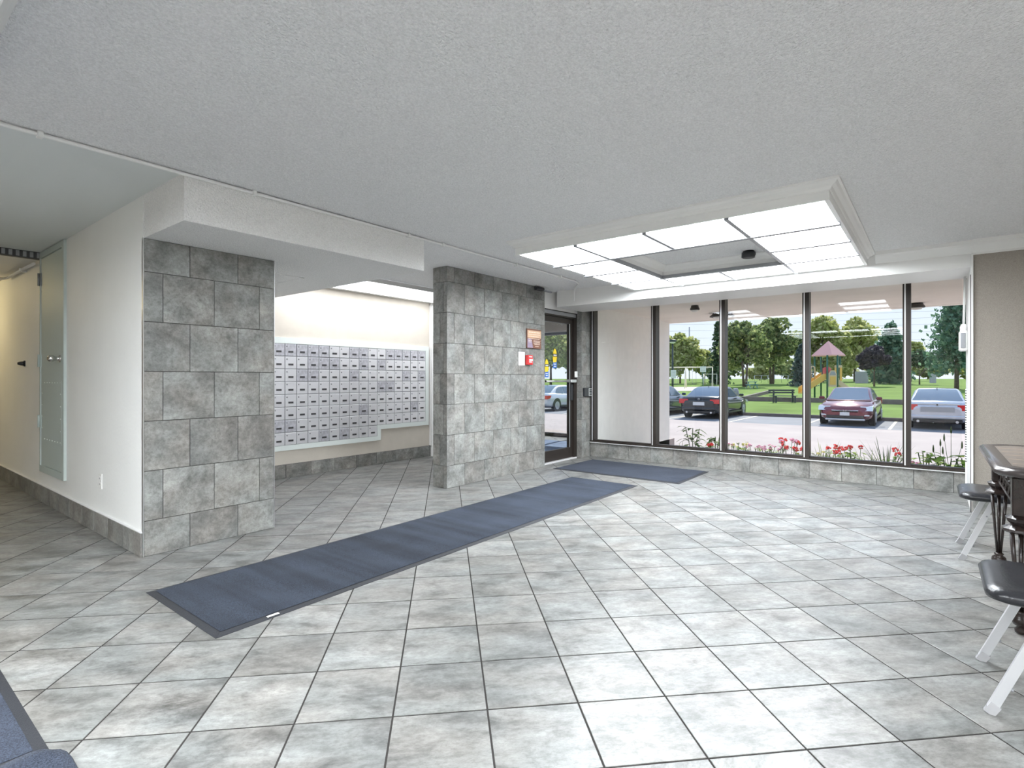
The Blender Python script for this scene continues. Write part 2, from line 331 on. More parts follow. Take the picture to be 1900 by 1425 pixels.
struct(MB().box(-1.3,12.9,0, 1.31,13.1,CH).build('wall_hall_end', M['cream']), 'beige wall closing the end of the hallway', 'wall')
# tile skirtings
bl = struct(MB().box(1.302,4.13,0, 1.312,12.9,.158).build('baseboard_left', M['wgrout']), 'dark stone tile skirting along the white wall', 'skirting')
wall_tiles(bl, (1.302,0,0), (0,-1,0), (-1,0,0), -9.4, -4.122, 0, .158, 9, lambda r: -4.45, M['wallt'], 'base_tile')
MB().box(1.292,4.115,.158, 1.312,12.9,.163).build('cap_strip', M['sillm'], bl)
bmw = struct(MB().box(2.2,6.062,0, 5.73,6.072,.162).build('baseboard_mail', M['wgrout']), 'dark stone tile skirting under the mailboxes', 'skirting')
wall_tiles(bmw, (0,6.062,0), (1,0,0), (0,-1,0), 2.2, 5.733, 0, .162, 9, lambda r: 3.39, M['wallt'], 'base_tile')
MB().box(5.715,6.03,.165, 5.735,6.07,2.34).build('corner_trim', M['trim'], wm)

# ------------------------------------------------------------------ window band
win = thing('window_1', 'wide bronze-framed window band looking onto the car park', 'window', (7.25,0,0), kind='structure')
my = [4.065, 3.092, 2.155, 1.192, .225, -.262]
for i, y in enumerate(my):
    w_ = .036 if i not in (0, 5) else .024
    m_ = MB().box(-.075,y-w_,.226, .05,y+w_,2.42); m_.mat(1).box(-.079,y-.006+(.015 if i else 0),.25, -.074,y+.006+(.015 if i else 0),2.4)  # second, pale strip on the bar paints its bright highlight line
    if i < 5: m_.build('mullion', [M['bronze'], M['sillm']], win)
MB().box(-.085,-.262,.226, .06,4.1,.243).box(-.05,-.262,.243, .02,4.1,.262).build('bottom_rail', M['bronze'], win)
MB().box(-.03,-.262,2.36, .05,4.1,2.42).build('top_rail', M['bronze'], win)
MB().bbox(-.085,-.262,.214, -.02,4.105,.232,.004).build('sill', M['sillm'], win)
for i in range(5): MB().box(-.006,my[i+1]+.03,.255, .0,my[i]-.03,2.37).build('glass_pane', M['glass'], win)

# ------------------------------------------------------------------ entrance door
d2 = thing('door_2', 'bronze-framed glass entrance door with push bar', 'door', (5.98,4.25,0), kind='structure')
MB().box(.895,-.05,0, .972,.08,2.15).box(0,-.05,0, .05,.08,2.15).box(.05,-.05,2.065, .895,.08,2.15).build('frame', M['bronze'], d2)
MB().bbox(.05,-.062,2.085, .93,-.05,2.135,.004).build('door_closer', M['grey'], d2)
MB().box(.05,-.022,.02, .11,.022,2.06).box(.815,-.022,.02, .89,.022,2.06).box(.11,-.022,.02, .815,.022,.17).box(.11,-.022,1.985, .815,.022,2.06).build('leaf', M['bronze'], d2)
MB().box(.805,-.026,.17, .818,-.02,1.99).build('edge_bead', M['alum'], d2)
MB().box(.11,-.004,.17, .815,.002,1.985).build('glass_pane', M['glass'], d2)
pb = MB().tube([(.12,-.075,1.145),(.86,-.075,1.145)], .014, 10); pb.bbox(.74,-.10,1.125, .885,-.02,1.17,.006); pb.box(.12,-.075,1.13,.16,-.022,1.16)
pb.build('push_bar', M['alum'], d2)
MB().bbox(.825,-.045,.86, .88,-.022,1.10,.004).build('lock_case', M['dark'], d2)
MB().box(.0,-.06,-.001, .95,.06,.018).build('threshold', M['sillm'], d2)
MB().bbox(.90,-.075,1.20, .955,-.05,1.29,.005).build('contact_sensor', M['plastic'], d2)
# stickers on the glass
M['yel'] = plain('sticker_yellow', (.86,.62,.03), .5); M['blu'] = plain('sticker_blue', (.05,.16,.48), .5)
def sticker(x, z, label, s=1.0):
    st = thing('window_sticker', label, 'sticker', (5.98+x, 4.244, z))
    MB().prism([(-.05*s,0),(.05*s,0),(.05*s,.10*s),(-.05*s,.10*s)], 0, -.002, 'y').build('lower_panel', M['blu'], st)
    MB().prism([(-.046*s,.08*s)]+[(.05*s*math.cos(a), .16*s+.12*s*math.sin(a)) for a in [(-.25+1.5*k/12)*PI*.8 for k in range(13)]], -.0005, -.003, 'y').build('round_panel', M['yel'], st)
    MB().box(-.05*s,-.0045,.165*s, .05*s,-.003,.205*s).build('dark_band', M['dark'], st)
    lt = MB()
    for k in range(5): lt.box((-.036+k*.0155)*s,-.0055,.175*s, (-.025+k*.0155)*s,-.0045,.194*s)
    for k in range(4): lt.box((-.03+k*.016)*s,-.0035,.05*s, (-.02+k*.016)*s,-.002,.066*s)
    for k in range(3): lt.box((-.024+k*.018)*s,-.0035,.02*s, (-.01+k*.018)*s,-.002,.034*s)
    tag(lt.build('lettering', M['paper'], st), kind='stuff')
sticker(.44, 1.33, 'yellow and blue shield sticker, the higher one on the glass door', 1.0)
sticker(.235, 1.20, 'yellow and blue shield sticker, the lower one by the tiled partition', .9)

# ------------------------------------------------------------------ vestibule and outside shell
struct(MB().box(7.42,4.12,-.7, 10.34,4.32,2.6).build('wall_wing', M['exterior']), 'cream exterior wall seen through the left window pane', 'wall')
struct(MB().box(5.9,7.5,0, 9.4,7.7,2.6).build('wall_vestibule_end', M['white']), 'white wall at the end of the entrance vestibule', 'wall')
struct(MB().box(5.9,4.33,2.36, 9.4,7.6,2.6).build('ceiling_vestibule', M['trim']), 'white ceiling of the entrance vestibule', 'ceiling')
struct(MB().box(9.24,4.3,2.13, 9.4,7.6,2.37).build('wall_transom', M['cream']), 'beige panel above the outer vestibule glazing', 'wall')
w2 = thing('window_2', 'dark-framed outer glazing of the entrance vestibule', 'window', (9.3,0,0), kind='structure')
for y in (4.36, 5.62, 6.72, 7.45): MB().box(-.04,y-.03,0, .04,y+.03,2.13).build('mullion', M['bronze'], w2)
MB().box(-.04,4.36,2.08, .04,7.45,2.13).build('top_rail', M['bronze'], w2); MB().box(-.04,4.36,0, .04,7.45,.07).build('bottom_rail', M['bronze'], w2)
for a, b in ((4.39,5.59),(5.65,6.69),(6.75,7.42)): MB().box(-.004,a,.07, .0,b,2.08).build('glass_pane', M['glass'], w2)
struct(MB().box(7.3,-6,2.29, 10.34,4.12,2.62).box(9.4,4.12,2.29,10.34,12,2.62).box(10.34,-6,2.285,10.5,12,3.0).box(7.3,-6,2.62,10.34,12,3.0).build('canopy', M['canopy']), 'cream plaster canopy overhanging outside the windows', 'canopy')
# ================================================================== INTERIOR THINGS
def ring(mb, x0, y0, x1, y1, prof):
    vs = []
    for o, z in prof: vs += [(x0-o,y0-o,z),(x1+o,y0-o,z),(x1+o,y1+o,z),(x0-o,y1+o,z)]
    fs = [(i*4+k, i*4+(k+1)%4, (i+1)*4+(k+1)%4, (i+1)*4+k) for i in range(len(prof)-1) for k in range(4)]
    return mb.add(vs, fs)
def luminous_ceiling(x, y, label):
    W = 2.40; p = W/4; zl = 2.28
    t = thing('ceiling_light', label, 'light fixture', (x, y, zl), group='luminous ceiling fixtures')
    ring(MB(), 0,0,W,W, [(-.015,.0),(.014,-.004),(.014,.054)]).build('fascia', M['trim'], t)
    ring(MB(), 0,0,W,W, [(.014,.054),(.022,.058),(.03,.075),(.05,.085),(.062,.098),(.074,.102),(.074,.115)]).build('crown', M['trim'], t)
    ring(MB(), p,p,W-p,W-p, [(.015,.0),(-.012,-.004),(-.012,.05),(-.02,.055),(-.032,.075),(-.05,.085),(-.064,.10),(-.075,.105),(-.075,.115)]).build('inner_crown', M['trim'], t)
    pm = MB().box(-p/2+.012,-p/2+.012,0, p/2-.012,p/2-.012,.006).mesh('diffuser_panel', M['panel'])
    for i in range(4):
        for j in range(4):
            if i in (1,2) and j in (1,2): continue
            link('diffuser_panel', pm, t, (p*(i+.5), p*(j+.5), .004))
    for k in (1,2,3):
        for a, b in (((0,p),(3*p,W)) if k == 2 else ((0,W),)):
            MB().box(p*k-.026,a,-.020, p*k+.026,b,.012).build('divider', M['grey'], t); MB().box(a,p*k-.016,-.016, b,p*k+.016,.012).build('divider', M['grey'], t)
    MB().box(.0,.0,.10, W,W,.113).build('back_plate', M['trim'], t) if False else None
    return t
luminous_ceiling(3.805, .515, 'square luminous ceiling light with open centre in front of windows')
luminous_ceiling(-2.09, .515, 'square luminous ceiling light, only its crown corner at top left')
luminous_ceiling(-2.09, -2.95, 'unseen luminous ceiling light added behind the viewpoint to brighten the lobby')  # extra unseen fixture, added to raise the room brightness
# dark dome on the ceiling inside the fixture
dm = thing('smoke_detector', 'black round detector hanging in the centre of the luminous ceiling light', 'detector', (5.43,1.385,CH))
MB().lathe((0,0,0), [(.05,0),(.05,-.012),(.062,-.014),(.064,-.058),(.05,-.066)], 20).build('housing', M['dark'], dm)
MB().bbox(-.012,-.064,-.062, .012,-.05,-.045,.002).build('indicator', M['plastic'], dm)
# mail alcove light
ml = thing('alcove_light', 'row of luminous panels above the mailboxes', 'light fixture', (3.05,5.3,2.345))
for k in range(4): MB().box(k*.645+.01,.012,0, k*.645+.635,.63,.006).build('diffuser_panel', M['mpanel'], ml)
MB().box(-.02,.63,-.02, 2.684,.66,.0).box(-.02,.66,-.012, 2.684,.768,.045).box(-.02,-.02,-.005, 2.684,.012,.045).build('rail', M['trim'], ml)
for k in (1,2,3): MB().box(k*.645-.008,.012,-.002, k*.645+.008,.63,.008).build('divider', M['grey'], ml)

# conduit along the ceiling
cd = thing('ceiling_conduit', 'thin white conduit clipped along the ceiling above the soffit', 'conduit', (0,3.46,2.38))
MB().tube([(.2,.0,0),(.5,-.005,0),(.56,0,.0),(1.31,.0,0),(3.3,.0,0),(5.45,.0,0),(5.72,.015,-.002),(5.86,.06,-.004),(5.95,.14,-.01),(6.08,.24,-.018),(6.2,.33,-.04),(6.255,.36,-.10),(6.265,.37,-.15)], .011, 8).build('pipe', M['trim'], cd)
for x in (.66,1.72,3.02,3.42,4.5,5.35): MB().bbox(x-.012,-.02,-.016, x+.012,.02,.015,.003).build('clip', M['plastic'], cd)

# ------------------------------------------------------------------ utility door in the white wall
d1 = thing('door_1', 'narrow grey-green metal door raised above the skirting of the white wall', 'door', (1.31,5.94,.293), kind='structure')
DW, DH = .845, 2.095
MB().box(-.02,0,0, .0,.065,DH).box(-.02,DW-.03,0, 0,DW,DH).box(-.02,.065,0, 0,DW-.03,.06).box(-.02,.065,DH-.055, 0,DW-.03,DH).build('frame', M['mint'], d1)
MB().box(-.012,.07,.066, .0,DW-.035,DH-.062).build('leaf', M['mint'], d1)
MB().box(-.014,.10,.30, -.011,DW-.06,.87).build('kick_plate', M['mint'], d1)
rv_ = MB()
for k in range(7):
    for zz in (.32,.85): rv_.lathe((-.014,.13+k*.09,zz), [(.006,0),(.004,-.003)], 6, 'x')
for k in range(4):
    for yy in (.12,DW-.08): rv_.lathe((-.014,yy,.42+k*.11), [(.006,0),(.004,-.003)], 6, 'x')
rv_.build('rivets', M['mintfr'], d1)
for zz in (.42,1.0,1.78): MB().tube([(-.026,DW-.012,zz),(-.026,DW-.012,zz+.12)], .011, 10).box(-.021,DW-.05,zz, -.012,DW-.012,zz+.12).build('hinge', M['mint' if zz < 1.5 else 'grey'], d1)
MB().lathe((-.012,.135,1.065), [(.034,0),(.034,-.006),(.020,-.012),(.018,-.035),(.026,-.046),(.031,-.062),(.026,-.082),(.012,-.09)], 18, 'x').build('knob', M['chrome'], d1)
ot = thing('wall_outlet', 'white duplex outlet low on the white wall beside the tiled pier', 'outlet', (1.31,5.0,.40))
MB().bbox(-.006,-.035,-.057, .001,.035,.057,.002).build('cover_plate', M['plastic'], ot)
for s in (-1, 1): MB().lathe((-.006,0,s*.022), [(.017,0),(.017,-.002)], 12, 'x').build('socket', M['paper'], ot)
for s in (-1, 1): MB().box(-.009,-.008,s*.022-.006, -.0075,-.005,s*.022+.006).box(-.009,.005,s*.022-.006, -.0075,.008,s*.022+.006).build('slots', M['slot'], ot)
hk = thing('door_stop', 'small black triangular door stop on the hallway wall', 'door stop', (1.31,7.5,1.34))
MB().bbox(-.008,-.03,-.03, .0,.03,.03,.003).build('base_plate', M['dark'], hk); MB().lathe((-.008,0,0), [(.024,0),(.02,-.03),(.012,-.05)], 12, 'x').build('bumper', M['dark'], hk)
# hallway grille and lamp
gr = thing('linear_grille', 'dark slotted air grille across the hallway ceiling', 'grille', (-1.3,6.78,2.33))
MB().box(0,0,0, 2.6,.06,.065).build('housing', M['slot'], gr)
for k in range(52): MB().box(.02+k*.05,-.006,.008, .045+k*.05,0,.058).build('slat', M['grey'], gr)
struct(MB().box(-1.3,6.84,2.345, 1.31,12.9,2.396).build('ceiling_hall_far', M['trim']), 'lower white ceiling beyond the dark hallway grille', 'ceiling')
hl = thing('hall_lamp', 'warm round ceiling lamp in the hallway at the left edge', 'lamp', (.45,8.9,2.345))
MB().lathe((0,0,0), [(.16,0),(.16,-.02),(.15,-.025)], 24).build('base', M['grey'], hl)
MB().lathe((0,0,-.025), [(.145,0),(.14,-.03),(.11,-.06),(.06,-.078),(.0,-.082)], 24).build('shade', emis('warm_shade', (1.0,.80,.42), 42), hl)
pp = thing('hall_pipe', 'white pipe along the hallway ceiling beyond the grille', 'pipe', (1.27,6.9,2.30))
MB().tube([(0,0,0),(0,1.2,0),(-.02,1.3,0),(-.5,1.55,0)], .014, 8).build('pipe_run', M['trim'], pp)
MB().bbox(-.02,.5,-.02,.038,.53,.018,.003).build('clip', M['plastic'], pp)

# ------------------------------------------------------------------ mailboxes
P = .1497; NX = 18; XR = 5.622; ZT = 1.60
mb = thing('mailbox_bank', 'bank of small aluminium mailboxes in a pale mint frame', 'mailboxes', (0,6.07,0))
XL = XR-NX*P; XS = XR-6*P; ZB7 = ZT-7*P*1.012; ZB8 = ZT-8*P*1.012; PZ = P*1.012
fr = MB()
fr.box(XL-.06,-.022,ZT, XR+.065,0,ZT+.07).box(XR,-.022,ZB7, XR+.065,0,ZT).box(XL-.06,-.022,ZB8, XL,0,ZT).box(XS,-.022,ZB7-.06, XR+.065,0,ZB7).box(XS,-.022,ZB8-.06, XS+.06,0,ZB7-.06).box(XL-.06,-.022,ZB8-.06, XS,0,ZB8)
fr.build('frame', M['mintfr'], mb)
MB().box(XL,-.008,ZB7, XR,0,ZT).box(XL,-.008,ZB8, XS,0,ZB7).build('backing', M['grey'], mb)
def dmesh(m): return MB().bbox(-P/2+.004,-.012,-PZ/2+.004, P/2-.004,0,PZ/2-.004,.0025).mesh('mailbox_door', m)
D1, D2 = dmesh(M['mbox']), dmesh(M['mbox2'])
SL = MB().box(-.032,-.0025,-.011, .032,0,.011).mesh('name_slot', M['slot']); LK = MB().lathe((0,0,0), [(.009,0),(.009,-.003),(.004,-.0035)], 10, 'y').mesh('lock', M['grey'])
scuff = {(0,0),(0,1),(0,2),(0,3),(0,4),(1,3),(1,4),(1,5),(2,2),(2,3),(2,7),(6,0),(6,1),(0,7),(0,8),(0,11),(0,12),(0,13),(0,14),(0,15),(1,8),(1,10),(2,15),(3,10),(3,11),(5,8),(2,13),(5,14),(7,4),(7,6)}
for c in range(NX):
    for r in range(8):
        if r == 7 and c >= NX-6: continue
        o = link('mailbox_door', D2 if (r, c-2) in scuff else D1, mb, (XL+(c+.5)*P, -.008+random.uniform(-.001,.001), ZT-(r+.5)*PZ))
        o.rotation_euler = (random.uniform(-.006,.006), 0, random.uniform(-.012,.012))
        link('name_slot', SL, o, (.0,-.012,-.022)); link('lock', LK, o, (-.048,-.012,.042))

# ------------------------------------------------------------------ floor mats
def floor_mat(name, label, x0, y0, x1, y1, m, z=.0, wavy=0, tagp=None, edge=.035, group=None):
    t = thing(name, label, 'mat', (x0, y0, z), group=group); W, D = x1-x0, y1-y0
    nx, ny = max(2, int(W/.06)), max(2, int(D/.06)); s = MB(); e = edge; vs = []; fs = []
    for j in range(ny+1):
        for i in range(nx+1):
            x = e+(W-2*e)*i/nx; y = e+(D-2*e)*j/ny
            vs.append((x, y, .009+wavy*(.5+.5*math.sin(x*19+y*5))*(1 if 0 < i < nx and 0 < j < ny else .3)))
    for j in range(ny):
        for i in range(nx): a = j*(nx+1)+i; fs.append((a, a+1, a+nx+2, a+nx+1))
    s.add(vs, fs, True); s.build('pile', m, t)
    ring(MB(), e,e,W-e,D-e, [(-.01,.0075),(0,.0075),(e,.0015),(e,0.0003),(-.01,.0003)]).build('rubber_border', M['matedge'], t)
    if tagp: MB().box(tagp[0],tagp[1],.0055, tagp[0]+.06,tagp[1]+.016,.0075).build('tag', M['paper'], t)
    return t
floor_mat('runner_mat', 'long navy blue carpet runner lying diagonally across the floor', 1.10,2.565, 5.54,3.42, M['runner'], .0005, .0035, (.25,.012))
floor_mat('door_mat', 'short navy blue mat in front of the entrance door', 5.90,2.24, 6.93,3.93, M['mat'], .0005, .0015)
floor_mat('side_mat', 'navy blue mat at the left edge, under the nearer mat', -1.0,2.2, .445,4.0, M['mat'], .0005, .001, group='navy mats at the lower left')
# the nearer mat overlaps, its corner lifted and rounded
nm = thing('overlapping_mat', 'navy blue mat corner overlapping another mat at the lower left', 'mat', (0,0,0), group='navy mats at the lower left')
s = MB(); n_ = 24; vs = []; fs = []
def nmz(x, y): return .013+.016*math.exp(-((x-.40)/.10)**2)*math.exp(-((y-2.17)/.12)**2)+.010*max(0, min(1, (y-1.9)/.3))
xs = [-1.2+1.67*(i/n_)**.5 for i in range(n_+1)]; ys = [.9+1.28*(j/n_)**.6 for j in range(n_+1)]
for j, y in enumerate(ys):
    for i, x in enumerate(xs):
        yy = y
        if i > n_-4 and j > n_-4: 
            k = ((i-n_+3)/3)**2*((j-n_+3)/3)**2; x_ = x-.03*k; yy = y-.03*k
        else: x_ = x
        vs.append((x_, yy, nmz(x, y)))
for j in range(n_):
    for i in range(n_): a = j*(n_+1)+i; fs.append((a, a+1, a+n_+2, a+n_+1))
s.add(vs, fs, True); b0 = len(s.v)
edge_ = [n_+j*(n_+1) for j in range(n_+1)]+[n_*(n_+1)+i for i in range(n_-1, -1, -1)]
s.add([(vs[k][0]+.006, vs[k][1]+.006, vs[k][2]-.012) for k in edge_], [])
for q in range(len(edge_)-1): s.f.append([edge_[q], edge_[q+1], b0+q+1, b0+q]); s.m.append(1); s.sm.append(True)
s.build('pile', [M['mat'], M['matedge']], nm)
floor_mat('vestibule_mat', 'blue mat inside the vestibule behind the glass door', 6.7,4.9, 8.6,6.5, carpet('blue_mat', (.20,.27,.42)), .0005)

# ------------------------------------------------------------------ small things on the walls
M['plq1'] = plain('plaque_brown', (.20,.09,.06), .4); M['plq2'] = plain('plaque_peach', (.62,.40,.26), .4); M['plq3'] = plain('plaque_mauve', (.30,.24,.33), .4); M['ink'] = plain('pale_ink', (.85,.72,.60), .6)
pq = thing('notice_plaque', 'brown and peach printed notice plaque on the tiled partition', 'sign', (5.71,4.105,1.70))
MB().bbox(-.155,-.012,-.125, .155,.006,.125,.002).build('board', M['plq1'], pq)
MB().box(-.15,-.014,.01, .15,-.012,.105).build('upper_field', M['plq2'], pq)
MB().prism([(-.15,-.12),(-.03,-.12),(-.06,-.01),(-.15,.0)], -.012, -.014, 'y').build('lower_field', M['plq3'], pq)
tx = MB()
for r, (z, x0, x1) in enumerate(((.075,-.12,.12),(.05,-.13,.13),(.025,-.12,.10),(-.005,-.13,.12),(-.03,-.02,.13),(-.045,-.02,.12),(-.06,-.02,.13),(-.075,.0,.12),(-.1,.02,.10),(-.03,-.13,-.06),(-.05,-.13,-.07))):
    x = x0
    while x < x1: q = random.uniform(.012,.035); tx.box(x,-.0155,z, min(x+q, x1),-.014,z+(.012 if r == 0 else .006)); x += q+.007
tag(tx.build('lettering', M['ink'], pq), kind='stuff')
fa = thing('fire_alarm_pull', 'red fire alarm pull station on the tiled partition', 'fire alarm', (5.585,4.105,1.42))
MB().bbox(-.052,-.045,-.062, .052,.006,.062,.005).build('body', M['red'], fa)
MB().bbox(-.036,-.054,-.012, .036,-.045,.010,.003).build('handle', M['paper'], fa)
lt = MB()
for z, n_l, w_ in ((.034,4,.012),(-.032,5,.009)):
    for k in range(n_l): lt.box(-.032+k*.065/n_l,-.0465,z, -.032+k*.065/n_l+w_,-.045,z+.014)
tag(lt.build('lettering', M['paper'], fa), kind='stuff')
no = thing('paper_notice', 'white paper notice with red print left of the red fire alarm', 'notice', (5.455,4.108,1.435))
MB().box(-.065,-.001,-.085, .065,.001,.085).build('sheet', M['paper'], no)
lt = MB(); 
for k in range(7): lt.box(-.05,-.0018,.06-k*.02, -.05+random.uniform(.05,.1),-.001,.064-k*.02)
tag(lt.build('lettering', plain('red_ink', (.7,.35,.33), .6), no), kind='stuff')
ic = thing('card_reader', 'black and chrome intercom reader on the tiles by the entrance door', 'intercom', (7.07,4.108,.98))
MB().bbox(-.10,-.035,-.065, .10,.004,.065,.006).build('body', M['dark'], ic)
MB().bbox(.01,-.042,-.058, .094,-.035,.058,.003).build('face_plate', M['alum'], ic)
kp = MB()
for r in range(4):
    for c in range(3): kp.box(.022+c*.024,-.046,-.045+r*.024, .038+c*.024,-.042,-.03+r*.024)
kp.build('keypad', M['dark'], ic)
cl = thing('overhead_closer', 'black metal bracket at the top corner of the tiled partition', 'bracket', (5.86,4.10,2.36))
MB().bbox(-.14,-.05,-.02, .02,.005,.02,.004).build('body', M['dark'], cl); MB().bar((0,-.03,-.01),(.16,-.07,-.025), .03,.018).build('arm', M['grey'], cl)
# emergency light on the window reveal
el = thing('emergency_light', 'white twin-lens emergency light on the window reveal', 'emergency light', (6.85,-.262,1.55))
MB().bbox(-.10,.0,-.10, .12,.065,.095,.012).build('body', M['plastic'], el)
MB().bbox(-.11,.018,-.075, -.099,.055,.07,.003).build('lens', M['grey'], el)
MB().lathe((-.02,.03,.13), [(.028,-.04),(.03,0),(.02,.03)], 14).build('conduit_hub', M['plastic'], el)
MB().tube([(-.02,.03,.15),(-.02,.02,.62)], .01, 8).build('conduit', M['plastic'], el)
sr = thing('slotted_channel', 'white slotted vertical channel below the emergency light', 'channel', (6.98,-.262,.0))
MB().box(-.02,0,.14, .03,.012,1.08).build('channel', M['plastic'], sr)
for k in range(30): MB().box(-.0215,.003,.36+k*.024, .01,.0135,.37+k*.024).build('slot', M['slot'], sr)
# ------------------------------------------------------------------ games table and chairs
M['dwood'] = plain('dark_carved_wood', (.022,.015,.013), .25, var=.3, vscale=20)
M['edgew'] = plain('worn_table_edge', (.07,.06,.058), .22, .2)
M['topt'] = plain('brown_table_tile', (.20,.17,.145), .4, var=.15, vscale=30)
M['inlay'] = plain('pale_inlay', (.55,.44,.36), .5)
M['seat'] = plain('black_vinyl_seat', (.022,.023,.027), .26, bump=.08, bscale=120)
M['legal'] = plain('chair_aluminium', (.62,.63,.65), .35, .55)
M['rub'] = plain('grey_rubber_tip', (.36,.36,.37), .7)
tb = thing('carved_table', 'dark carved wooden table with lattice apron and tiled top', 'table', (3.32,-.225,0))
S = 1.26; zt = .77; c = .085
oct_ = [(c,0),(S-c,0),(S,-c),(S,-S+c),(S-c,-S),(c,-S),(0,-S+c),(0,-c)]
def inset(poly, d):
    cx, cy = S/2, -S/2
    return [(cx+(x-cx)*(1-d/(S/2)), cy+(y-cy)*(1-d/(S/2))) for x, y in poly]
MB().prism(inset(oct_, .06), zt-.03, zt-.003).build('tiled_top', M['topt'], tb)
eb = MB(); rings = [(inset(oct_, .07), zt-.002), (inset(oct_, .055), zt+.002), (inset(oct_, .02), zt), (inset(oct_, .003), zt-.014), (inset(oct_, 0), zt-.03), (inset(oct_, .02), zt-.045), (inset(oct_, .07), zt-.045)]
vs = []; fs = []
for pl, z in rings: vs += [(x, y, z) for x, y in pl]
for i in range(len(rings)-1):
    for k in range(8): fs.append((i*8+k, i*8+(k+1)%8, (i+1)*8+(k+1)%8, (i+1)*8+k))
eb.add(vs, fs, True).build('top_edge', M['edgew'], tb)
for k in range(1, 6):
    q = .07+k*(S-.14)/6
    MB().box(.08,-q-.002,zt-.004, S-.08,-q+.002,zt-.0018).build('inlay_line', M['inlay'], tb); MB().box(q-.002,-S+.08,zt-.004, q+.002,-.08,zt-.0019).build('inlay_line', M['inlay'], tb)
corners = [(.095,-.095),(S-.095,-.095),(S-.095,-S+.095),(.095,-S+.095)]
for i, (x, y) in enumerate(corners):
    MB().bbox(x-.034,y-.034,.545, x+.034,y+.034,zt-.045,.006).build('corner_post', M['dwood'], tb)
    cp = MB(); n_ = 16
    prof = [(.030,.55),(.052,.535),(.048,.52),(.036,.505),(.062,.487),(.066,.478),(.05,.468),(.022,.462)]
    vs = []
    for r, z in prof:
        for k in range(n_): rr = r*(1+.10*(k % 2)*(1 if r > .04 else 0)); vs.append((x+rr*math.cos(2*PI*k/n_), y+rr*math.sin(2*PI*k/n_), z))
    cp.add(vs, [(a*n_+k, a*n_+(k+1)%n_, (a+1)*n_+(k+1)%n_, (a+1)*n_+k) for a in range(len(prof)-1) for k in range(n_)]); cp.build('fluted_capital', M['dwood'], tb)
    lg = MB()
    for k in range(4):
        a = PI/4+k*PI/2; p0 = Vector((x+.046*math.cos(a), y+.046*math.sin(a), .47)); p1 = Vector((x+.012*math.cos(a), y+.012*math.sin(a), .10))
        lg.tube([p0, p0.lerp(p1, .5), p1], [.0075,.006,.005], 8)
    lg.tube([(x,y,.47),(x,y,.10)], [.010,.006], 8)
    lg.build('leg', M['dwood'], tb)
    MB().lathe((x,y,0), [(.012,0),(.022,.006),(.024,.02),(.014,.034),(.028,.042),(.037,.06),(.033,.078),(.018,.09),(.024,.096),(.02,.104),(.01,.107)], 16).build('ball_foot', M['dwood'], tb)
def lattice(p, q, z0, z1, nb):
    p = Vector((*p, 0)); q = Vector((*q, 0)); m = MB(); Z = Vector((0,0,1))
    m.bar(p+Z*z0, q+Z*z0, .018,.016); m.bar(p+Z*z1, q+Z*z1, .018,.016)
    for k in range(nb):
        a = p.lerp(q, k/nb); b = p.lerp(q, (k+1)/nb); m.bar(a+Z*z0, b+Z*z1, .011,.011); m.bar(a+Z*z1, b+Z*z0, .011,.011)
        mid = (a+b)/2+Z*((z0+z1)/2); m.lathe(mid, [(.004,-.016),(.014,-.008),(.016,0),(.014,.008),(.004,.016)], 8)
        if k: m.lathe(a, [(.006,z0),(.010,z0+.02),(.005,z0+.045),(.011,(z0+z1)/2),(.005,z1-.045),(.010,z1-.02),(.006,z1)], 8)
    m.build('lattice_apron', M['dwood'], tb)
for i in range(4):
    a, b = Vector(corners[i]), Vector(corners[(i+1) % 4]); d = (b-a).normalized()*.034
    lattice(a+d, b-d, .56, zt-.05, 7)
    mid = (a+b)/2
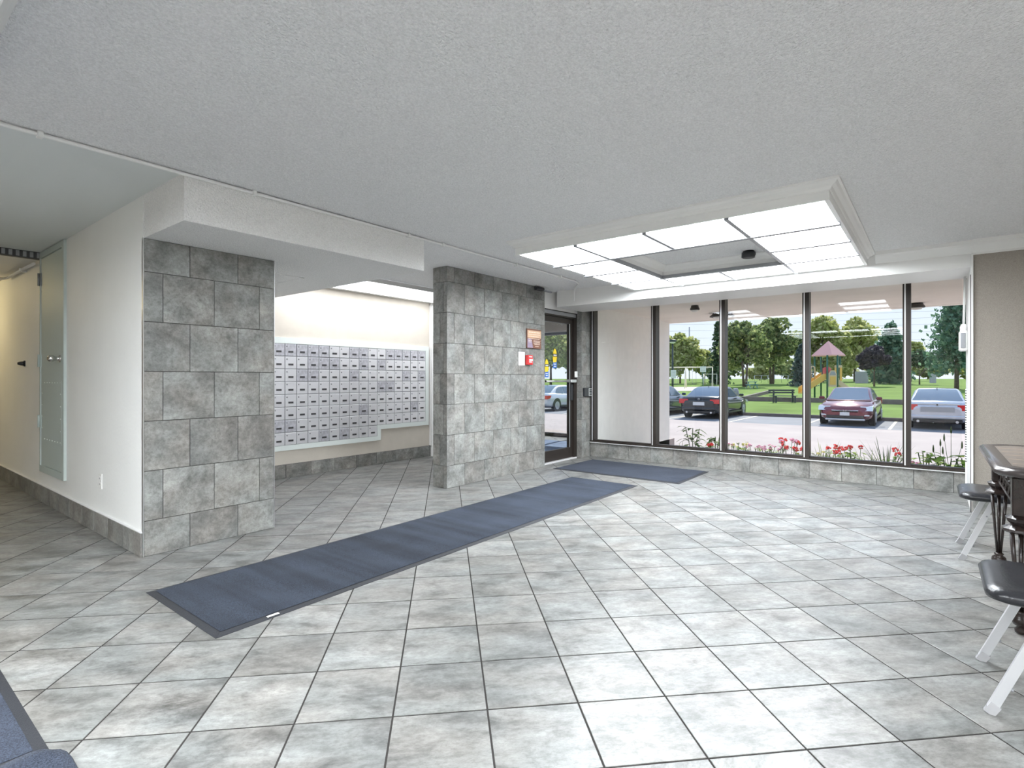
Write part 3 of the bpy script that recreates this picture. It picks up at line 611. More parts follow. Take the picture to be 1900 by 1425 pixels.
def chair(label, x, y):
    t = thing('lounge_chair', label, 'chair', (x, y, 0), group='black chairs by the carved table')
    W, D, zs = .46, .45, .435
    # seat: rounded cushion, front towards +y
    def outline(g, r=.075):
        pts = []; hw, d0, d1 = W/2-g, -D+g, -g
        for cx, cy, a0 in ((hw-r,d1-r*.8,0),(-hw+r,d1-r*.8,PI/2),(-hw+r,d0+r,PI),(hw-r,d0+r,1.5*PI)):
            for k in range(6): a = a0+k*PI/10; pts.append((cx+r*math.cos(a), cy+r*(.8 if cy > -D/2 else 1)*math.sin(a)))
        return pts
    lv = [(.02,zs-.045),(.0,zs-.035),(-.004,zs-.018),(.006,zs-.003),(.03,zs+.006),(.10,zs+.004)]
    vs = []; n_ = len(outline(0))
    for g, z in lv: vs += [(a, b, z) for a, b in outline(g)]
    fs = [(i*n_+k, i*n_+(k+1)%n_, (i+1)*n_+(k+1)%n_, (i+1)*n_+k) for i in range(len(lv)-1) for k in range(n_)]
    m = MB().add(vs, fs, True); b0 = 0; m.f.append([(len(lv)-1)*n_+k for k in range(n_)]); m.m.append(0); m.sm.append(True); m.f.append([k for k in range(n_)][::-1]); m.m.append(0); m.sm.append(False)
    m.build('seat', M['seat'], t)
    for s in (-1, 1):
        # front leg slopes back up to the seat; rear leg slopes the other way up into the back post
        lg = MB().bar((s*.225,-.015,.02),(s*.205,-.165,zs-.045), .018,.030, (0,1,0)).build('leg', M['legal'], t)
        MB().bar((s*.2262,-.006,0),(s*.2235,-.026,.035), .020,.032, (0,1,0)).build('rubber_tip', M['rub'], lg)
        MB().lathe((s*.222,-.064,.10), [(.007,-.008),(.007,0)], 8, 'y').lathe((s*.214,-.13,.30), [(.007,-.008),(.007,0)], 8, 'y').build('bolt', M['grey'], lg)
        lg = MB().bar((s*.225,-.50,.02),(s*.21,-.36,zs-.045), .018,.030, (0,1,0)).build('leg', M['legal'], t)
        MB().bar((s*.2262,-.508,0),(s*.2235,-.49,.035), .020,.032, (0,1,0)).build('rubber_tip', M['rub'], lg)
        MB().bar((s*.205,-.40,zs-.03),(s*.20,-.50,.86), .022,.034, (0,1,0)).build('back_post', M['legal'], t)
    MB().bar((-.21,-.165,zs-.05),(.21,-.165,zs-.05), .03,.018).bar((-.21,-.36,zs-.05),(.21,-.36,zs-.05), .03,.018).bar((-.207,-.165,zs-.05),(-.207,-.37,zs-.05),.02,.02).bar((.207,-.165,zs-.05),(.207,-.37,zs-.05),.02,.02).build('seat_frame', M['legal'], t)
    bk = MB().bbox(-.215,-.02,-.14, .215,.02,.14,.014).build('backrest', M['seat'], t, (0,-.475,.73)); bk.rotation_euler[0] = .2
    return t
chair('black-seated chair with aluminium legs nearest the viewpoint at the right edge', 2.765, -.148)
chair('black-seated chair with aluminium legs behind the carved table by the window', 4.80, -.135)
# ================================================================== OUTSIDE
ZR = -.65
KN = [(20,-.65),(28.4,-.54),(38,-.38),(46,-.2),(60,.05),(80,.4),(120,.7),(600,1.2)]
def g(x):
    if x <= KN[0][0]: return KN[0][1]
    for (a, za), (b, zb) in zip(KN, KN[1:]):
        if x <= b: return za+(zb-za)*(x-a)/(b-a)
    return KN[-1][1]
def gp(u, t): p = at(u, 700, t); return Vector((p.x, p.y, g(p.x)))
def px_(t): return t/FPX                     # metres per photo pixel at depth t
M['road'] = plain('driveway_concrete', (.38,.325,.31), .9, var=.08, vscale=.7)
M['asph'] = plain('bay_asphalt', (.21,.22,.245), .9, var=.10, vscale=1.2)
M['line'] = plain('bay_paint', (.70,.64,.52), .8)
M['soil'] = plain('soil', (.10,.07,.05), 1, var=.3)
M['timber'] = plain('weathered_timber', (.17,.14,.13), .9, var=.2, vscale=4)
M['grass'] = plain('lawn', (.15,.235,.05), 1, spec=.1, var=.25, vscale=.35, bump=.4, bscale=30)
M['sand'] = plain('sand', (.72,.66,.52), 1, spec=.1, var=.06)
struct(MB().box(7.44,-8,-.9, 10.6,4.12,-.28).box(9.4,4.12,-.9, 10.6,12,-.02).build('terrace', M['road']), 'pale concrete strip under the canopy outside the windows', 'terrace')
struct(MB().box(10.6,-70,-.9, 23.6,110,ZR).build('driveway', M['road']), 'pinkish concrete driveway in front of the building', 'driveway')
pk = struct(MB().box(23.6,-70,-.9, 28.3,110,ZR+.001).build('parking_bays', M['asph']), 'grey asphalt parking bays along the lawn', 'parking')
for k in range(-6, 12): MB().box(23.7,1.25+k*2.78-.05,ZR, 28.2,1.25+k*2.78+.05,ZR+.006).build('bay_line', M['line'], pk)
kb = thing('kerb', 'dark timber kerb between the parking bays and lawn', 'kerb', (28.3,0,ZR), kind='structure')
for k in range(-8, 16): MB().bbox(0,k*4+.02,-.1, .18,k*4+3.98,.15,.015).build('kerb_timber', M['timber'], kb)
lw = MB(); xs = [28.45]+[k[0] for k in KN[2:]]; vs = []; ny = 20
for x in xs:
    for j in range(ny+1): vs.append((x, -300+j*40, g(x)))
lw.add(vs, [(i*(ny+1)+j, (i+1)*(ny+1)+j, (i+1)*(ny+1)+j+1, i*(ny+1)+j+1) for i in range(len(xs)-1) for j in range(ny)])
struct(lw.build('lawn', M['grass']), 'green lawn rising gently towards the trees', 'lawn')
sd = MB(); pts = [gp(1225,66), gp(1335,66), gp(1330,54), gp(1215,54)]
sd.add([p+Vector((0,0,.04)) for p in pts]+[p-Vector((0,0,.3)) for p in pts], [(0,1,2,3),(0,4,5,1),(1,5,6,2),(2,6,7,3),(3,7,4,0)])
struct(sd.build('sand_pit', M['sand']), 'pale sand area under the swings', 'sand pit')
bd = thing('flower_bed', 'raised planting bed outside below the windows', 'planter', (7.5,-2.4,-.28))
MB().box(.05,.05,0, 1.65,6.35,.22).build('soil', M['soil'], bd); ring(MB(), .05,.05,1.65,6.35, [(0,0),(.05,0),(.05,.25),(0,.25)]).build('edging', M['timber'], bd)
BZ = -.06
# canopy downlights
def downlight(x, y, label, r):
    t = thing('canopy_light', label, 'light fixture', (x, y, 2.29), group='canopy lights')
    MB().lathe((0,0,0), [(r*.75,0),(r*.8,-.02),(r,-.05),(r,-.065),(r*.85,-.07)], 20).build('rim', M['bronze'], t)
    MB().lathe((0,0,-.06), [(r*.8,0),(r*.6,-.03),(0.01,-.04)], 20).build('lens', M['plastic'], t)
downlight(9.36, 2.81, 'dark round canopy light behind the second window bar from the left', .20)
downlight(9.9, .20, 'dark canopy light behind the window bar nearest the right wall', .11)
downlight(8.15, 2.85, 'small round canopy light nearest the glass', .07)
# ------------------------------------------------------------------ plants in the bed
M['lf1'] = leafmat('bed_leaf', (.10,.22,.03), (.20,.36,.06), (.42,.55,.12)); M['lf2'] = leafmat('dark_leaf', (.04,.08,.03), (.08,.13,.05), (.16,.24,.08)); M['lf3'] = leafmat('grass_blade', (.14,.16,.07), (.24,.28,.12), (.40,.42,.22))
M['fred'] = plain('red_petals', (.75,.05,.05), .6); M['fpink'] = plain('pink_petals', (.78,.35,.50), .6); M['fwhite'] = plain('white_petals', (.85,.80,.72), .6); M['fyel'] = plain('yellow_petals', (.80,.70,.25), .6)
def blade(m, p, d, L, w, droop, n=4):
    p = Vector(p); d = Vector(d).normalized(); s = d.cross(Vector((0,0,1))); s = s.normalized() if s.length > 1e-4 else Vector((1,0,0)); vs = []
    for k in range(n+1):
        f = k/n; q = p+d*L*f+Vector((0,0,-droop*L*f*f)); ww = w*math.sin(PI*(.12+.86*f))
        vs += [q-s*ww, q+s*ww]
    m.add(vs, [(2*k,2*k+1,2*k+3,2*k+2) for k in range(n)])
def pos_bed(u, x): d = FW+RT*((u-950)/FPX); t = x/d.x; return Vector((x, d.y*t, BZ)), t
def ztop(v, t): return CAMH-(v-HORIZ)/FPX*t
def leafy(u, v, x, w, label, mat='lf1', n=26, cat='plant', ll=.16):
    p, t = pos_bed(u, x); H = ztop(v, t)-BZ; o = thing('leafy_plant', label, cat, p); m = MB(); st = MB()
    for k in range(4):
        a = k*1.6+.3; st.tube([(0,0,0),(.3*w*math.cos(a),.3*w*math.sin(a),H*.55),(.5*w*math.cos(a),.5*w*math.sin(a),H*.9)], .006, 5)
    for k in range(n):
        a = random.random()*2*PI; z = H*random.uniform(.35,.95); r = w*random.uniform(.1,.55)
        blade(m, (r*math.cos(a), r*math.sin(a), z), (math.cos(a), math.sin(a), random.uniform(.0,.7)), random.uniform(.7,1.2)*ll, ll*.2, .5)
    st.build('stems', M['lf2'], o); tag(m.build('foliage', M[mat], o), kind='stuff'); return o
def tuft(u, v, x, w, label, n=36, mat='lf3'):
    p, t = pos_bed(u, x); H = ztop(v, t)-BZ; o = thing('grass_tuft', label, 'plant', p); m = MB()
    for k in range(n):
        a = random.random()*2*PI; e = random.uniform(.15,.9); L = H*random.uniform(.6,1.05)
        blade(m, (.03*math.cos(a), .03*math.sin(a), 0), (math.cos(a)*e, math.sin(a)*e, 1), L*1.05, .006, .35*e)
    tag(m.build('blades', M[mat], o), kind='stuff'); return o
def flowers(u, v, x, w, nf, cols, label, fr_=.03, leaf='lf1'):
    p, t = pos_bed(u, x); H = ztop(v, t)-BZ; o = thing('flowering_plant', label, 'flowers', p); m = MB()
    for k in range(40):
        a = random.random()*2*PI; r = w*math.sqrt(random.random()); z = H*random.uniform(.25,.78)
        blade(m, (r*math.cos(a), r*math.sin(a), z), (math.cos(a), math.sin(a), random.uniform(-.1,.8)), random.uniform(.05,.10), .022, .4, 3)
    tag(m.build('foliage', M[leaf], o), kind='stuff'); st = MB()
    for k in range(nf):
        a = 2*PI*k/nf+random.random(); r = w*math.sqrt(random.random())*.95; q = Vector((r*math.cos(a), r*math.sin(a), H*random.uniform(.78,1.0)-fr_*.5)); st.tube([(q.x*.5,q.y*.5,0), q], .003, 4)
        b = MB()
        for i in range(9):
            f = Vector((random.gauss(0,1), random.gauss(0,1), random.gauss(.3,.7))).normalized()*fr_*.75; b.lathe(q+f, [(.001,-fr_*.35),(fr_*.42,-fr_*.1),(fr_*.42,fr_*.1),(.001,fr_*.35)], 5)
        b.build('blossom', M[cols[k % len(cols)]], o)
    st.build('stems', M['lf2'], o); return o
leafy(1285,789,8.3,.20,'tall dark leafy plant left in the flower bed', 'lf2', 34, ll=.17)
tuft(1262,814,8.3,.1,'wispy dark grass tuft left of the tall leafy plant', 16)
leafy(1327,806,8.3,.12,'pointed dark green plant behind the second window bar', 'lf2', 26, ll=.15)
flowers(1318,818,8.0,.05,2,['fred'],'single red bloom beside the pointed dark green plant', .035)
for k, (u, v, cols, lb) in enumerate(((1352,818,['fwhite','fyel','fpink'],'white and yellow blooms just right of the second window bar'),(1375,820,['fyel','fwhite'],'pale yellow blooms in the pane with the bench'),(1398,824,['fpink','fwhite'],'pink and white blooms in the middle of the bench pane'),(1424,825,['fpink'],'low pink blooms left of the red geranium'),(1442,824,['fpink','fwhite'],'pink blooms touching the red geranium'))):
    flowers(u, v, 8.05, .12, 9, cols, lb, .022)
flowers(1463,814,8.1,.13,9,['fred','fred','fpink'],'large red geranium in the pane with the bench', .035)
flowers(1480,828,8.0,.06,3,['fred'],'small red geranium right of the large red geranium', .035)
tuft(1530,806,8.1,.1,'arching grass tuft at the left of the maroon car pane', 30)
flowers(1515,834,7.95,.12,6,['fwhite','fyel'],'low cream blooms at the foot of the third window bar', .02)
flowers(1553,824,8.05,.10,6,['fred'],'red geranium under the front of the maroon car', .035)
flowers(1587,825,8.05,.09,3,['fred'],'red geranium with few blooms right of centre in the maroon car pane', .03)
leafy(1575,836,7.95,.16,'bright green low foliage between the two red geraniums', 'lf1', 34, ll=.11)
tuft(1612,818,8.1,.14,'arching tan grass left of the spiky plant', 34)
tuft(1645,797,8.15,.18,'tall spiky plant left of the fourth window bar', 46, 'lf2')
flowers(1665,832,8.0,.04,2,['fred'],'single red bloom right of the spiky plant', .035)
leafy(1716,834,8.0,.13,'yellow-green leafy plant below the silver car', 'lf1', 34, ll=.11)
flowers(1693,848,7.9,.07,4,['fpink'],'pink blooms at the foot of the fourth window bar', .025)
leafy(1757,843,7.95,.22,'broad-leaved green plant at the right end of the bed', 'lf1', 40, ll=.20)
leafy(1790,846,8.0,.16,'broad-leaved green plant against the right window end', 'lf1', 30, ll=.18)
def spikes(u, v, x, n, label):
    p, t = pos_bed(u, x); H = ztop(v, t)-BZ; o = thing('seed_spikes', label, 'plant', p)
    for k in range(n):
        a = k*2.4; q = Vector((.07*math.cos(a), .07*math.sin(a)*1.4, H*(1-.13*k))); st = MB().tube([(0,0,0), q*.6, q], [.004,.003,.002], 5).build('stalk', M['lf2'], o)
        MB().lathe(q, [(.002,-.05),(.010,-.03),(.010,0),(.006,.03),(.001,.045)], 6).build('seed_head', M['lf2'], st)
spikes(1765,798,8.2,4,'tall dry seed spikes below the silver car'); spikes(1745,822,8.1,2,'short dry seed spikes left of the tall ones')
# ------------------------------------------------------------------ cars
M['tyre'] = plain('tyre', (.018,.018,.02), .8); M['rim'] = plain('alloy_rim', (.62,.63,.65), .3, .8); M['cglass'] = plain('car_glass', (.20,.25,.31), .05, .35, .9)  # car glass base is pale blue to paint in the reflected sky
M['tail'] = plain('tail_lamp', (.62,.03,.03), .15); M['hlamp'] = plain('head_lamp', (.75,.77,.78), .08, .3); M['plate'] = plain('number_plate', (.75,.74,.72), .5); M['cblk'] = plain('car_black_trim', (.02,.02,.022), .35)
def paint(n, c): 
    m = plain(n, c, .22, .35); m.node_tree.nodes['Principled BSDF'].inputs['Coat Weight'].default_value = .8; m.node_tree.nodes['Principled BSDF'].inputs['Coat Roughness'].default_value = .06; return m
def car(label, pm, x, y, rz, front=False, emblem='ring', rear_style=0):
    t = thing('parked_car', label, 'car', (x, y, ZR+.002), rz)
    ST = [(-2.42,.66,.46,.78),(-2.38,.78,.36,.94),(-2.28,.87,.30,1.01),(-2.0,.91,.26,1.04),(-1.6,.925,.22,1.04),(-.8,.93,.20,.99),(.4,.93,.20,.97),(1.0,.925,.20,.97),(1.5,.91,.22,.92),(1.95,.89,.24,.86),(2.22,.83,.26,.78),(2.36,.74,.30,.70),(2.42,.60,.36,.60)]
    m = MB(); vs = []; n_ = 13
    for sx_, hw, zb, zt in ST:
        half = [(hw*.80,zb),(hw*.95,zb+.06),(hw*.99,zb+(zt-zb)*.35),(hw,zb+(zt-zb)*.62),(hw*.965,zt-.07),(hw*.86,zt-.015)]
        vs += [(sx_, a, b) for a, b in half]+[(sx_, 0, zt)]+[(sx_, -a, b) for a, b in half[::-1]]
    L_ = len(ST)
    m.add(vs, [(i*n_+k, i*n_+(k+1)%n_, (i+1)*n_+(k+1)%n_, (i+1)*n_+k) for i in range(L_-1) for k in range(n_)], True)
    m.f.append([k for k in range(n_)]); m.m.append(0); m.sm.append(False); m.f.append([(L_-1)*n_+k for k in range(n_)]); m.m.append(0); m.sm.append(False)
    # cabin shell
    GS = [(-1.86,1.01,.82,.80),(-1.62,1.15,.815,.73),(-1.15,1.37,.81,.65),(-.7,1.445,.81,.62),(-.1,1.465,.81,.61),(.25,1.43,.81,.63),(.7,1.20,.81,.70),(1.22,.955,.81,.79)]
    vs = []
    for sx_, z, hb, ht in GS: vs += [(sx_,hb,.93),(sx_,ht+.02,z-.035),(sx_,ht-.05,z),(sx_,0,z+.012),(sx_,-ht+.05,z),(sx_,-ht-.02,z-.035),(sx_,-hb,.93)]
    m.add(vs, [(i*7+k, i*7+k+1, (i+1)*7+k+1, (i+1)*7+k) for i in range(len(GS)-1) for k in range(6)], True)
    m.build('body', pm, t)
    def glass(nm, a, b, fa, fb):    # glass strip between cabin stations
        vs = []
        for (sx_, z, hb, ht), f in ((a, fa), (b, fb)): 
            w_ = ht-.035
            vs += [(sx_, -w_, z-.004), (sx_, -w_*.5, z+.012), (sx_, 0, z+.018), (sx_, w_*.5, z+.012), (sx_, w_, z-.004)]
        return vs
    for nm, seq in (('rear_window', GS[0:4]), ('windscreen', [GS[5], GS[6], GS[7]])):
        q = MB(); vs = []
        for i, (sx_, z, hb, ht) in enumerate(seq):
            w_ = ht-.06; dx = (.02 if i == 0 else -.03 if i == len(seq)-1 else 0)*(1 if nm == 'rear_window' else 1)
            zz = z+.012 if not (nm == 'rear_window' and i == len(seq)-1) else z-.005
            if nm == 'rear_window' and i == len(seq)-1: sx_ -= .2; zz = 1.428
            vs += [(sx_+dx, s*w_*k, zz+.016*(1-k)) for s, k in ((-1,1),(-1,.5),(1,0),(1,.5),(1,1))]
        q.add(vs, [(i*5+k, i*5+k+1, (i+1)*5+k+1, (i+1)*5+k) for i in range(len(seq)-1) for k in range(4)], True); q.build(nm, M['cglass'], t)
    def side(z): return .812-(z-.93)/(.50)*.165
    for s in (-1, 1):
        for poly in ([(-1.42,.985),(-.58,.985),(-.58,1.37),(-.95,1.35),(-1.2,1.24)], [(-.50,.985),(.78,.985),(.45,1.17),(.12,1.36),(-.50,1.37)]):
            MB().add([(a, s*(side(b)+.012), b) for a, b in poly]+[(a, s*(side(b)-.01), b) for a, b in poly], [list(range(5)), list(range(5,10))[::-1]]+[(k,(k+1)%5,5+(k+1)%5,5+k) for k in range(5)]).build('side_window', M['cglass'], t)
        for wx in (-1.42, 1.45):
            wh = MB().lathe((wx, s*.82, .335), [(.22,-.11),(.315,-.11),(.335,-.08),(.335,.08),(.315,.115),(.22,.115)], 24, 'y').build('wheel', M['tyre'], t)
            rm = MB().lathe((wx, s*(.82+s*0)+s*.112, .335), [(.225,-.012),(.225,.008),(.205,.01)], 20, 'y')
            for k in range(7): a = 2*PI*k/7; rm.bar((wx, s*.94, .335), (wx+.2*math.cos(a), s*.94, .335+.2*math.sin(a)), .02, .05, (0,1,0))
            rm.build('rim', M['rim'], wh)
            MB().lathe((wx, s*.915, .36), [(.385,-.02),(.385,.012)], 24, 'y').build('wheel_arch', M['cblk'], t)
        mr = MB().bbox(.72,s*.90,.98, .86,s*1.10,1.10,.03).build('mirror', pm, t)
        MB().prism([(-2.41,.70),(-2.1,.74),(-1.98,.90),(-2.40,.90)], s*.50 if rear_style != 1 else s*.56, s*.915, 'y').build('tail_light', M['tail'], t)
        MB().prism([(2.385,.60),(2.0,.68),(1.82,.80),(2.26,.76)], s*.50, s*.905, 'y').build('head_light', M['hlamp'], t)
        MB().box(-1.3,s*.915,.24, 1.3,s*.935,.32).build('sill_strip', M['cblk'] if rear_style != 1 else M['rim'], t)
    MB().bbox(-2.46,-.80,.40, -2.30,.80,.52,.03).build('rear_bumper', pm, t)
    MB().bbox(-2.43,-.70,.26, -2.25,.70,.38,.02).build('rear_valance', M['cblk'], t)
    MB().box(-2.428,-.48,.64, -2.40,.48,.82).build('boot_panel', pm if rear_style != 1 else M['grey'], t)
    MB().box(-2.437,-.26,.62, -2.425,.26,.77).build('number_plate', M['plate'], t) if rear_style == 0 and not front else None
    MB().bar((-2.40,-.62,.92),(-2.40,.62,.92), .02,.02).build('boot_lip', M['rim'] if rear_style == 1 else pm, t)
    if emblem == 'ring' and not front:
        e_ = MB().lathe((-2.405,0,.90), [(.045,0),(.045,-.015),(.036,-.017)], 18, 'x').build('emblem', M['rim'], t)
        MB().lathe((-2.42,0,.90), [(.03,0),(.03,-.004)], 16, 'x').build('emblem_centre', M['cblk'], e_)
    for s in (-.55, .55): MB().lathe((-2.44,s,.30), [(.045,0),(.045,.1),(.03,.1)], 12, 'x').build('exhaust', M['rim'], t)
    MB().bbox(2.30,-.46,.52, 2.42,.46,.62,.02).build('grille', M['rim'], t); MB().bbox(2.33,-.62,.30, 2.44,.62,.42,.02).build('lower_intake', M['cblk'], t)
    for s in (-1, 1): MB().bbox(2.26,s*.52,.40, 2.40,s*.80,.45,.012).build('fog_light', M['hlamp'], t)
    MB().bbox(2.25,-.66,.22, 2.46,.66,.29,.02).build('front_lip', M['rim'] if front else pm, t)
    if front:
        MB().box(2.43,-.16,.41, 2.455,.16,.54).build('number_plate', M['plate'], t)
        MB().box(2.42,-.05,.55, 2.432,-.035,.63).box(2.42,.035,.55, 2.432,.05,.63).box(2.42,-.035,.583, 2.432,.035,.598).build('emblem', M['rim'], t)
    MB().tube([(-1.0,0,1.40),(-1.04,0,1.50)], .012, 6).build('antenna', M['cblk'], t)
    return t
car('black sedan parked rear towards the building behind the second window bar', paint('black_paint', (.012,.016,.022)), 27.0, 8.42, 0)
car('dark blue sedan partly hidden behind the cream exterior wall', paint('blue_paint', (.025,.05,.085)), 26.9, 11.25, 0, rear_style=2)
car('maroon sedan parked facing the building near the playground', paint('maroon_paint', (.16,.012,.03)), 26.75, 2.70, PI, True)
car('silver sedan parked rear towards the building at the right', paint('silver_paint', (.55,.56,.60)), 26.9, -.11, 0, rear_style=1)
car('pale silver car seen through the glass entrance door', paint('pale_paint', (.66,.68,.72)), 26.9, 17.6, 0)
car('white car behind the other car seen through the entrance door', paint('white_paint2', (.78,.78,.78)), 26.9, 20.4, 0)
# ------------------------------------------------------------------ playground
RZ = AZ-PI/2
M['pgreen'] = plain('play_green', (.02,.13,.08), .4); M['pyel'] = plain('play_yellow', (.80,.48,.10), .45); M['pred'] = plain('play_roof_pink', (.82,.42,.39), .5); M['ptan'] = plain('play_tan', (.70,.52,.33), .5); M['bench'] = plain('bench_dark', (.03,.045,.05), .5)
tw = thing('play_tower', 'playground tower with pink pyramid roof, green posts and yellow slide', 'playground', gp(1537,40), RZ)
for lx, ly in ((-.85,.3),(-.52,-.75),(.22,-.75),(.92,.1),(.0,.95)): MB().tube([(lx,ly,-.1),(lx,ly,3.1)], .062, 10).build('post', M['pgreen'], tw)
rf = MB(); e = [(1.05,-.35),(.35,1.05),(-1.05,.35),(-.35,-1.05)]
rf.add([(x,y,3.05) for x, y in e]+[(x,y,3.13) for x, y in e]+[(0,0,4.2)], [(0,1,2,3),(0,1,5,4),(1,2,6,5),(2,3,7,6),(3,0,4,7),(4,5,8),(5,6,8),(6,7,8),(7,4,8)]); rf.build('roof', M['pred'], tw)
MB().prism([(-.85,.3),(-.52,-.75),(.22,-.75),(.92,.1),(.0,.95)], 1.18, 1.28).build('deck', M['pgreen'], tw)
pn = MB().prism([(-.45,.80),(.15,.80),(.15,1.75),(.0,1.98),(-.30,1.98),(-.45,1.75)], -.80, -.74, 'y').build('play_panel', M['ptan'], tw)
MB().box(-.36,-.82,.95, .06,-.80,1.55).build('panel_inset', M['pyel'], pn); MB().prism([(-.38,1.66),(.08,1.66),(-.03,1.92),(-.27,1.92)], -.80, -.82, 'y').build('panel_gable', M['grey'], pn)
MB().prism([(-.80,1.75),(-.2,1.75),(-.2,2.1),(-.45,2.32),(-.80,2.15)], -.70, -.66, 'y').build('red_panel', plain('play_red', (.75,.12,.12), .5), tw)
sl = MB()
for a, b, c_, d_ in ((-.55,1.45,-2.25,.35),): 
    sl.add([(a,-.65,b),(a,-.05,b),(c_,-.05,d_),(c_,-.65,d_),(a,-.65,b-.06),(a,-.05,b-.06),(c_,-.05,d_-.06),(c_,-.65,d_-.06)], [(0,1,2,3),(7,6,5,4),(0,4,5,1),(1,5,6,2),(2,6,7,3),(3,7,4,0)])
    for y in (-.68,-.06): sl.add([(a,y,b-.1),(a,y+.05,b-.1),(a,y+.05,b+.42),(a,y,b+.42),(c_,y,d_-.08),(c_,y+.05,d_-.08),(c_,y+.05,d_+.38),(c_,y,d_+.38)], [(0,1,2,3),(7,6,5,4),(0,4,5,1),(1,5,6,2),(2,6,7,3),(3,7,4,0)])
sl.build('slide', M['pyel'], tw)
MB().tube([(-1.36,-.1,1.2),(-1.36,-.1,2.1)]+[(-1.21-.15*math.cos(k*PI/6), -.1, 2.15+.15*math.sin(k*PI/6)) for k in range(1,6)]+[(-1.06,-.1,2.1),(-1.06,-.1,1.2)], .045, 8).build('hoop', M['ptan'], tw)
for x0, x1 in ((.30,.48),(.68,.86)): MB().bbox(x0,-.3,1.25, x1,-.24,2.2,.02).build('arch_post', M['pyel'], tw)
MB().bbox(.30,-.3,2.2, .86,-.24,2.38,.02).build('arch_top', M['ptan'], tw)
rp = MB().add([(.42,-.5,1.2),(.42,.2,1.2),(1.25,.2,.5),(1.25,-.5,.5),(.42,-.5,1.1),(.42,.2,1.1),(1.25,.2,.4),(1.25,-.5,.4)], [(0,1,2,3),(7,6,5,4),(0,4,5,1),(1,5,6,2),(2,6,7,3),(3,7,4,0)]); rp.add([(.42,-.55,.95),(.42,-.5,.95),(.42,-.5,1.35),(.42,-.55,1.35),(1.25,-.55,.35),(1.25,-.5,.35),(1.25,-.5,.75),(1.25,-.55,.75)], [(0,1,2,3),(7,6,5,4),(0,4,5,1),(1,5,6,2),(2,6,7,3),(3,7,4,0)]); rp.build('ramp', M['ptan'], tw)
bn = thing('park_bench', 'dark park bench on the grass left of the playground', 'bench', gp(1453,35), RZ)
for z0, y0 in ((.42,-.18),(.42,.0)): MB().bbox(-.85,y0,z0, .85,y0+.15,z0+.045,.008).build('seat_slat', M['bench'], bn)
for z0 in (.60,.74): MB().bbox(-.85,.19,z0, .85,.235,z0+.11,.008).build('back_slat', M['bench'], bn)
for x in (-.52, .72): MB().box(x-.04,-.16,0, x+.04,-.08,.42).box(x-.04,.16,0, x+.04,.24,.86).box(x-.04,-.16,.36, x+.04,.2,.42).build('leg', M['bench'], bn)
def log(p, q, label, h=.2):
    p = Vector(p); q = Vector(q); o = thing('timber_edging', label, 'edging', p, group='timber edging round the playground'); n_ = max(1, int((q-p).length/3))
    for k in range(n_): MB().bar((q-p)*(k/n_)+Vector((0,0,h/2)), (q-p)*((k+.985)/n_)+Vector((0,0,h/2)), .22, h+.1).build('timber', M['timber'], o)
log((39.5,10.6,g(39.5)), (39.5,-6,g(39.5)), 'long grey timber edging in front of the playground', .24)
log((39.7,10.6,g(39.7)), (52,11.5,g(52)), 'timber edging running back from beside the boulder', .2)
rk = thing('boulder', 'grey boulder on the grass behind the black sedan', 'boulder', gp(1365,38)); m = MB()
vs = []; 
for i in range(6):
    for k in range(10): r = .26*math.sin(PI*(i+.7)/6.6)**.6*random.uniform(.85,1.1); vs.append((r*math.cos(k*.628), r*math.sin(k*.628), .85*i/5+random.uniform(-.04,.04)))
m.add(vs, [(i*10+k, i*10+(k+1)%10, (i+1)*10+(k+1)%10, (i+1)*10+k) for i in range(5) for k in range(10)]+[tuple(range(50,60))]); m.build('stone', plain('boulder_grey', (.33,.32,.34), .9, var=.2, vscale=6), rk)
# swings
M['swing'] = plain('swing_pipe', (.72,.66,.52), .5)
def swing(u, t, legs, H, label, bays):
    o = thing('swing_set', label, 'swing', gp(u, t), RZ)
    MB().tube([(legs[0],0,H),(legs[-1],0,H)], .06, 8).build('top_bar', M['swing'], o)
    for x in legs:
        for y, dx in ((-1.1,-.45),(1.1,.45)): MB().tube([(x,0,H),(x+dx,y,-.05)], .055, 8).build('leg', M['swing'], o)
    for x in bays:
        st = MB().bbox(x-.25,-.12,.50, x+.25,.12,.55,.01).build('seat', M['bench'], o)
        for q in (-.22,.22): MB().tube([(x+q,0,.55),(x+q,0,H)], .015, 5).build('chain', M['grey'], st)
swing(1272,62,(-3.1,0,3.1),2.42,'cream A-frame swing set right of the cream exterior wall', (-2.2,-1.1,1.0,2.1))
swing(1318,74,(-.9,.9),1.5,'small cream toddler swing behind the street sign', (0,))
# lamp post and signs
lp = thing('lamp_post', 'tall dark lamp post beside the cream exterior wall', 'lamp post', gp(1248,45), RZ)
MB().tube([(0,0,0),(0,0,4.55)], [.09,.06], 10).build('pole', M['bench'], lp); MB().lathe((0,0,4.5), [(.06,0),(.3,.03),(.34,.10),(.26,.18),(.05,.22)], 16).build('lamp_head', M['bench'], lp); MB().lathe((0,0,4.35), [(.06,0),(.2,.08),(.26,.16)], 16).build('lamp_lens', M['plastic'], lp)
def sign(u, t, z0, z1, w, label, m, rows):
    o = thing('sign_post', label, 'sign', gp(u, t), RZ); gz = o.location.z
    MB().tube([(0,0,0),(0,0,z1-gz)], .04, 8).build('post', M['pgreen'] if rows < 5 else M['bench'], o)
    b = MB().bbox(-w/2,-.09,z0-gz, w/2,-.06,z1-gz,.01).build('board', m, o); tx = MB()
    for r in range(rows): 
        z = z1-gz-.1-r*(z1-z0-.12)/rows; x = -w*.38
        while x < w*.36: q = random.uniform(.04,.09); tx.box(x,-.094,z-.03, min(x+q, w*.4),-.09,z); x += q+.03
    tag(tx.build('lettering', M['grey'], b), kind='stuff')
